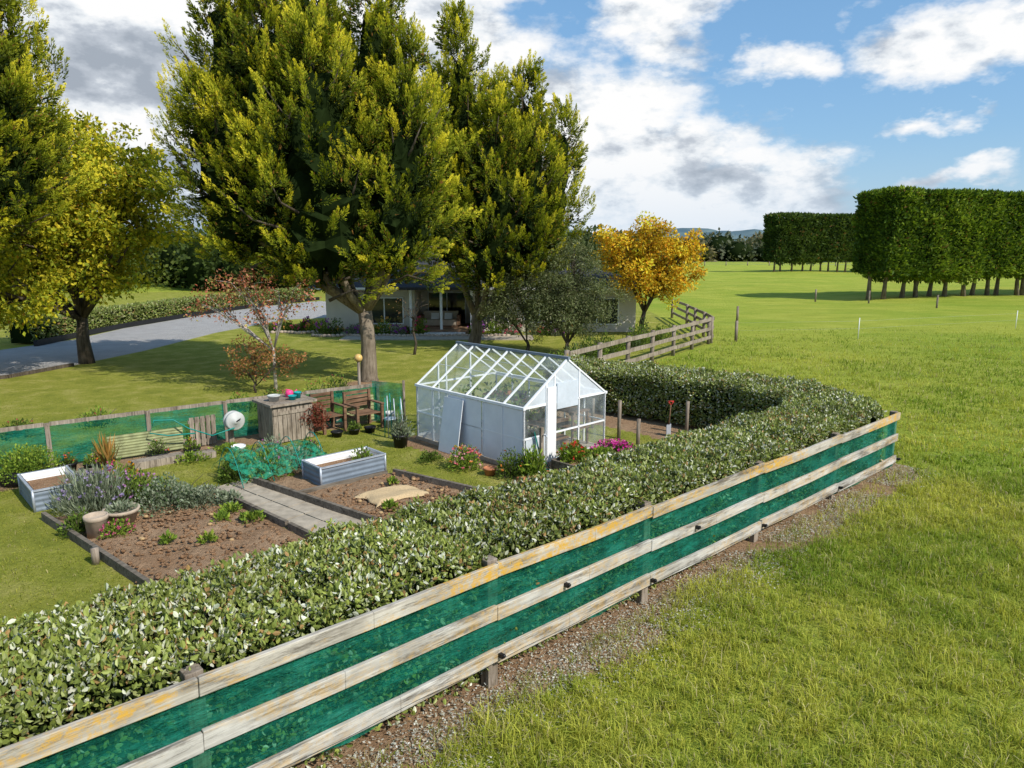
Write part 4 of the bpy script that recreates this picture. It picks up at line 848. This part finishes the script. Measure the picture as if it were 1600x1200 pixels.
wA=noise(nt,4.0,6,.6,mp.outputs[0]);mpw=N(nt,'ShaderNodeMapping');mpw.inputs['Location'].default_value=(5.2,3.1,7.7);nt.links.new(mp.outputs[0],mpw.inputs[0]);wB=noise(nt,5.0,6,.6,mpw.outputs[0])
cv=N(nt,'ShaderNodeCombineXYZ');nt.links.new(math_(nt,'MULTIPLY_ADD',cen(wA),22,az),cv.inputs[0]);nt.links.new(math_(nt,'MULTIPLY_ADD',cen(wB),9,el),cv.inputs[1])
nA=noise(nt,7.5,10,.6,mp.outputs[0]);nBt=noise(nt,2.4,4,.5,mp.outputs[0])
mp2=N(nt,'ShaderNodeMapping');mp2.inputs['Scale'].default_value=(1,1,2.0);mp2.inputs['Location'].default_value=(-.02,.012,-.05);nt.links.new(tc.outputs['Generated'],mp2.inputs[0])
nA2=noise(nt,7.5,6,.55,mp2.outputs[0])
blobs=[(-28,13,30,20,1.8),(-9,13,14,13,1.7),(3,6,14,9.5,1.8),(15,3.8,14,6,1.7),(10.5,17,7,3.6,1.2),(21,20.5,9,2.6,1.0),(19.5,12.6,4,1.7,.8),(32,13.3,9,3.2,1.2),(30,8,3,.9,.55),(31,4.4,4.5,1.1,.8),(60,14,22,7,.9),(-70,20,25,16,1.2),(110,20,30,10,.8),(-120,22,35,12,.8),(170,25,30,12,.8)]
cur=None
for (a,e,ra,re,wt) in blobs:
    s1=N(nt,'ShaderNodeVectorMath',operation='SUBTRACT');s1.inputs[1].default_value=(a,e,0);nt.links.new(cv.outputs[0],s1.inputs[0])
    s2=N(nt,'ShaderNodeVectorMath',operation='DIVIDE');s2.inputs[1].default_value=(ra,re,1);nt.links.new(s1.outputs[0],s2.inputs[0])
    s3=N(nt,'ShaderNodeVectorMath',operation='LENGTH');nt.links.new(s2.outputs[0],s3.inputs[0])
    f=math_(nt,'MULTIPLY',math_(nt,'SUBTRACT',1.0,s3.outputs['Value']),wt)
    cur=f if cur is None else math_(nt,'MAXIMUM',cur,f)
cur=math_(nt,'MAXIMUM',cur,-.6)
dens=math_(nt,'ADD',math_(nt,'MULTIPLY',cur,.75),math_(nt,'MULTIPLY',cen(nA),1.5))
mask=ramp(nt,dens,[(.0,(0,0,0)),(.10,(.22,)*3),(.26,(.75,)*3),(.42,(1,)*3)])
lit_=math_(nt,'MULTIPLY_ADD',math_(nt,'SUBTRACT',nA,nA2),3.0,.66)
grey=math_(nt,'MULTIPLY_ADD',cen(nBt),-1.2,lit_)
lw=math_(nt,'MULTIPLY_ADD',el,.010,-.05)
grey=math_(nt,'ADD',grey,lw)
lf=math_(nt,'MAXIMUM',math_(nt,'MULTIPLY',math_(nt,'ADD',az,8),-.016),0);grey=math_(nt,'SUBTRACT',grey,math_(nt,'MINIMUM',lf,.22))
ccol=ramp(nt,grey,[(.1,(.38,.43,.50)),(.4,(.56,.61,.68)),(.62,(.84,.88,.92)),(.80,(1.0,1.0,1.0))])
skc=N(nt,'ShaderNodeMix',data_type='RGBA',blend_type='MULTIPLY');skc.inputs[0].default_value=1;nt.links.new(sky.outputs[0],skc.inputs[6]);skc.inputs[7].default_value=(.12,.13,.14,1)
skb=mix(nt,.40,skc.outputs[2],(.20,.50,.88))
hz=math_(nt,'MULTIPLY',math_(nt,'POWER',math_(nt,'MAXIMUM',math_(nt,'SUBTRACT',1,math_(nt,'MULTIPLY',math_(nt,'ABSOLUTE',el),.12)),0),1.5),.65)
base=mix(nt,mask,skb,ccol);base=mix(nt,hz,base,(.50,.66,.84))
bg=N(nt,'ShaderNodeBackground');bg.inputs[1].default_value=1.0;nt.links.new(base,bg.inputs[0]);wo=N(nt,'ShaderNodeOutputWorld');nt.links.new(bg.outputs[0],wo.inputs[0])
sl=bpy.data.lights.new('sun','SUN');sl.energy=5.0;sl.angle=R(.53);sl.color=(1,.94,.84);so=bpy.data.objects.new('sun',sl);SC.collection.objects.link(so)
from mathutils import Vector
sv=Vector((math.sin(SUNAZ)*math.cos(SUNEL),math.cos(SUNAZ)*math.cos(SUNEL),math.sin(SUNEL)));so.rotation_euler=(-sv).to_track_quat('-Z','Y').to_euler();so.location=(20,-10,30)
cd_=bpy.data.cameras.new('camera');co=bpy.data.objects.new('camera',cd_);SC.collection.objects.link(co);co.location=(0,0,4);co.rotation_euler=(R(79.5),0,0);cd_.sensor_width=36;cd_.lens=24.975;cd_.clip_end=9000;cd_.clip_start=.05;SC.camera=co
SC.view_settings.view_transform='Standard';SC.view_settings.look='None';SC.view_settings.exposure=0
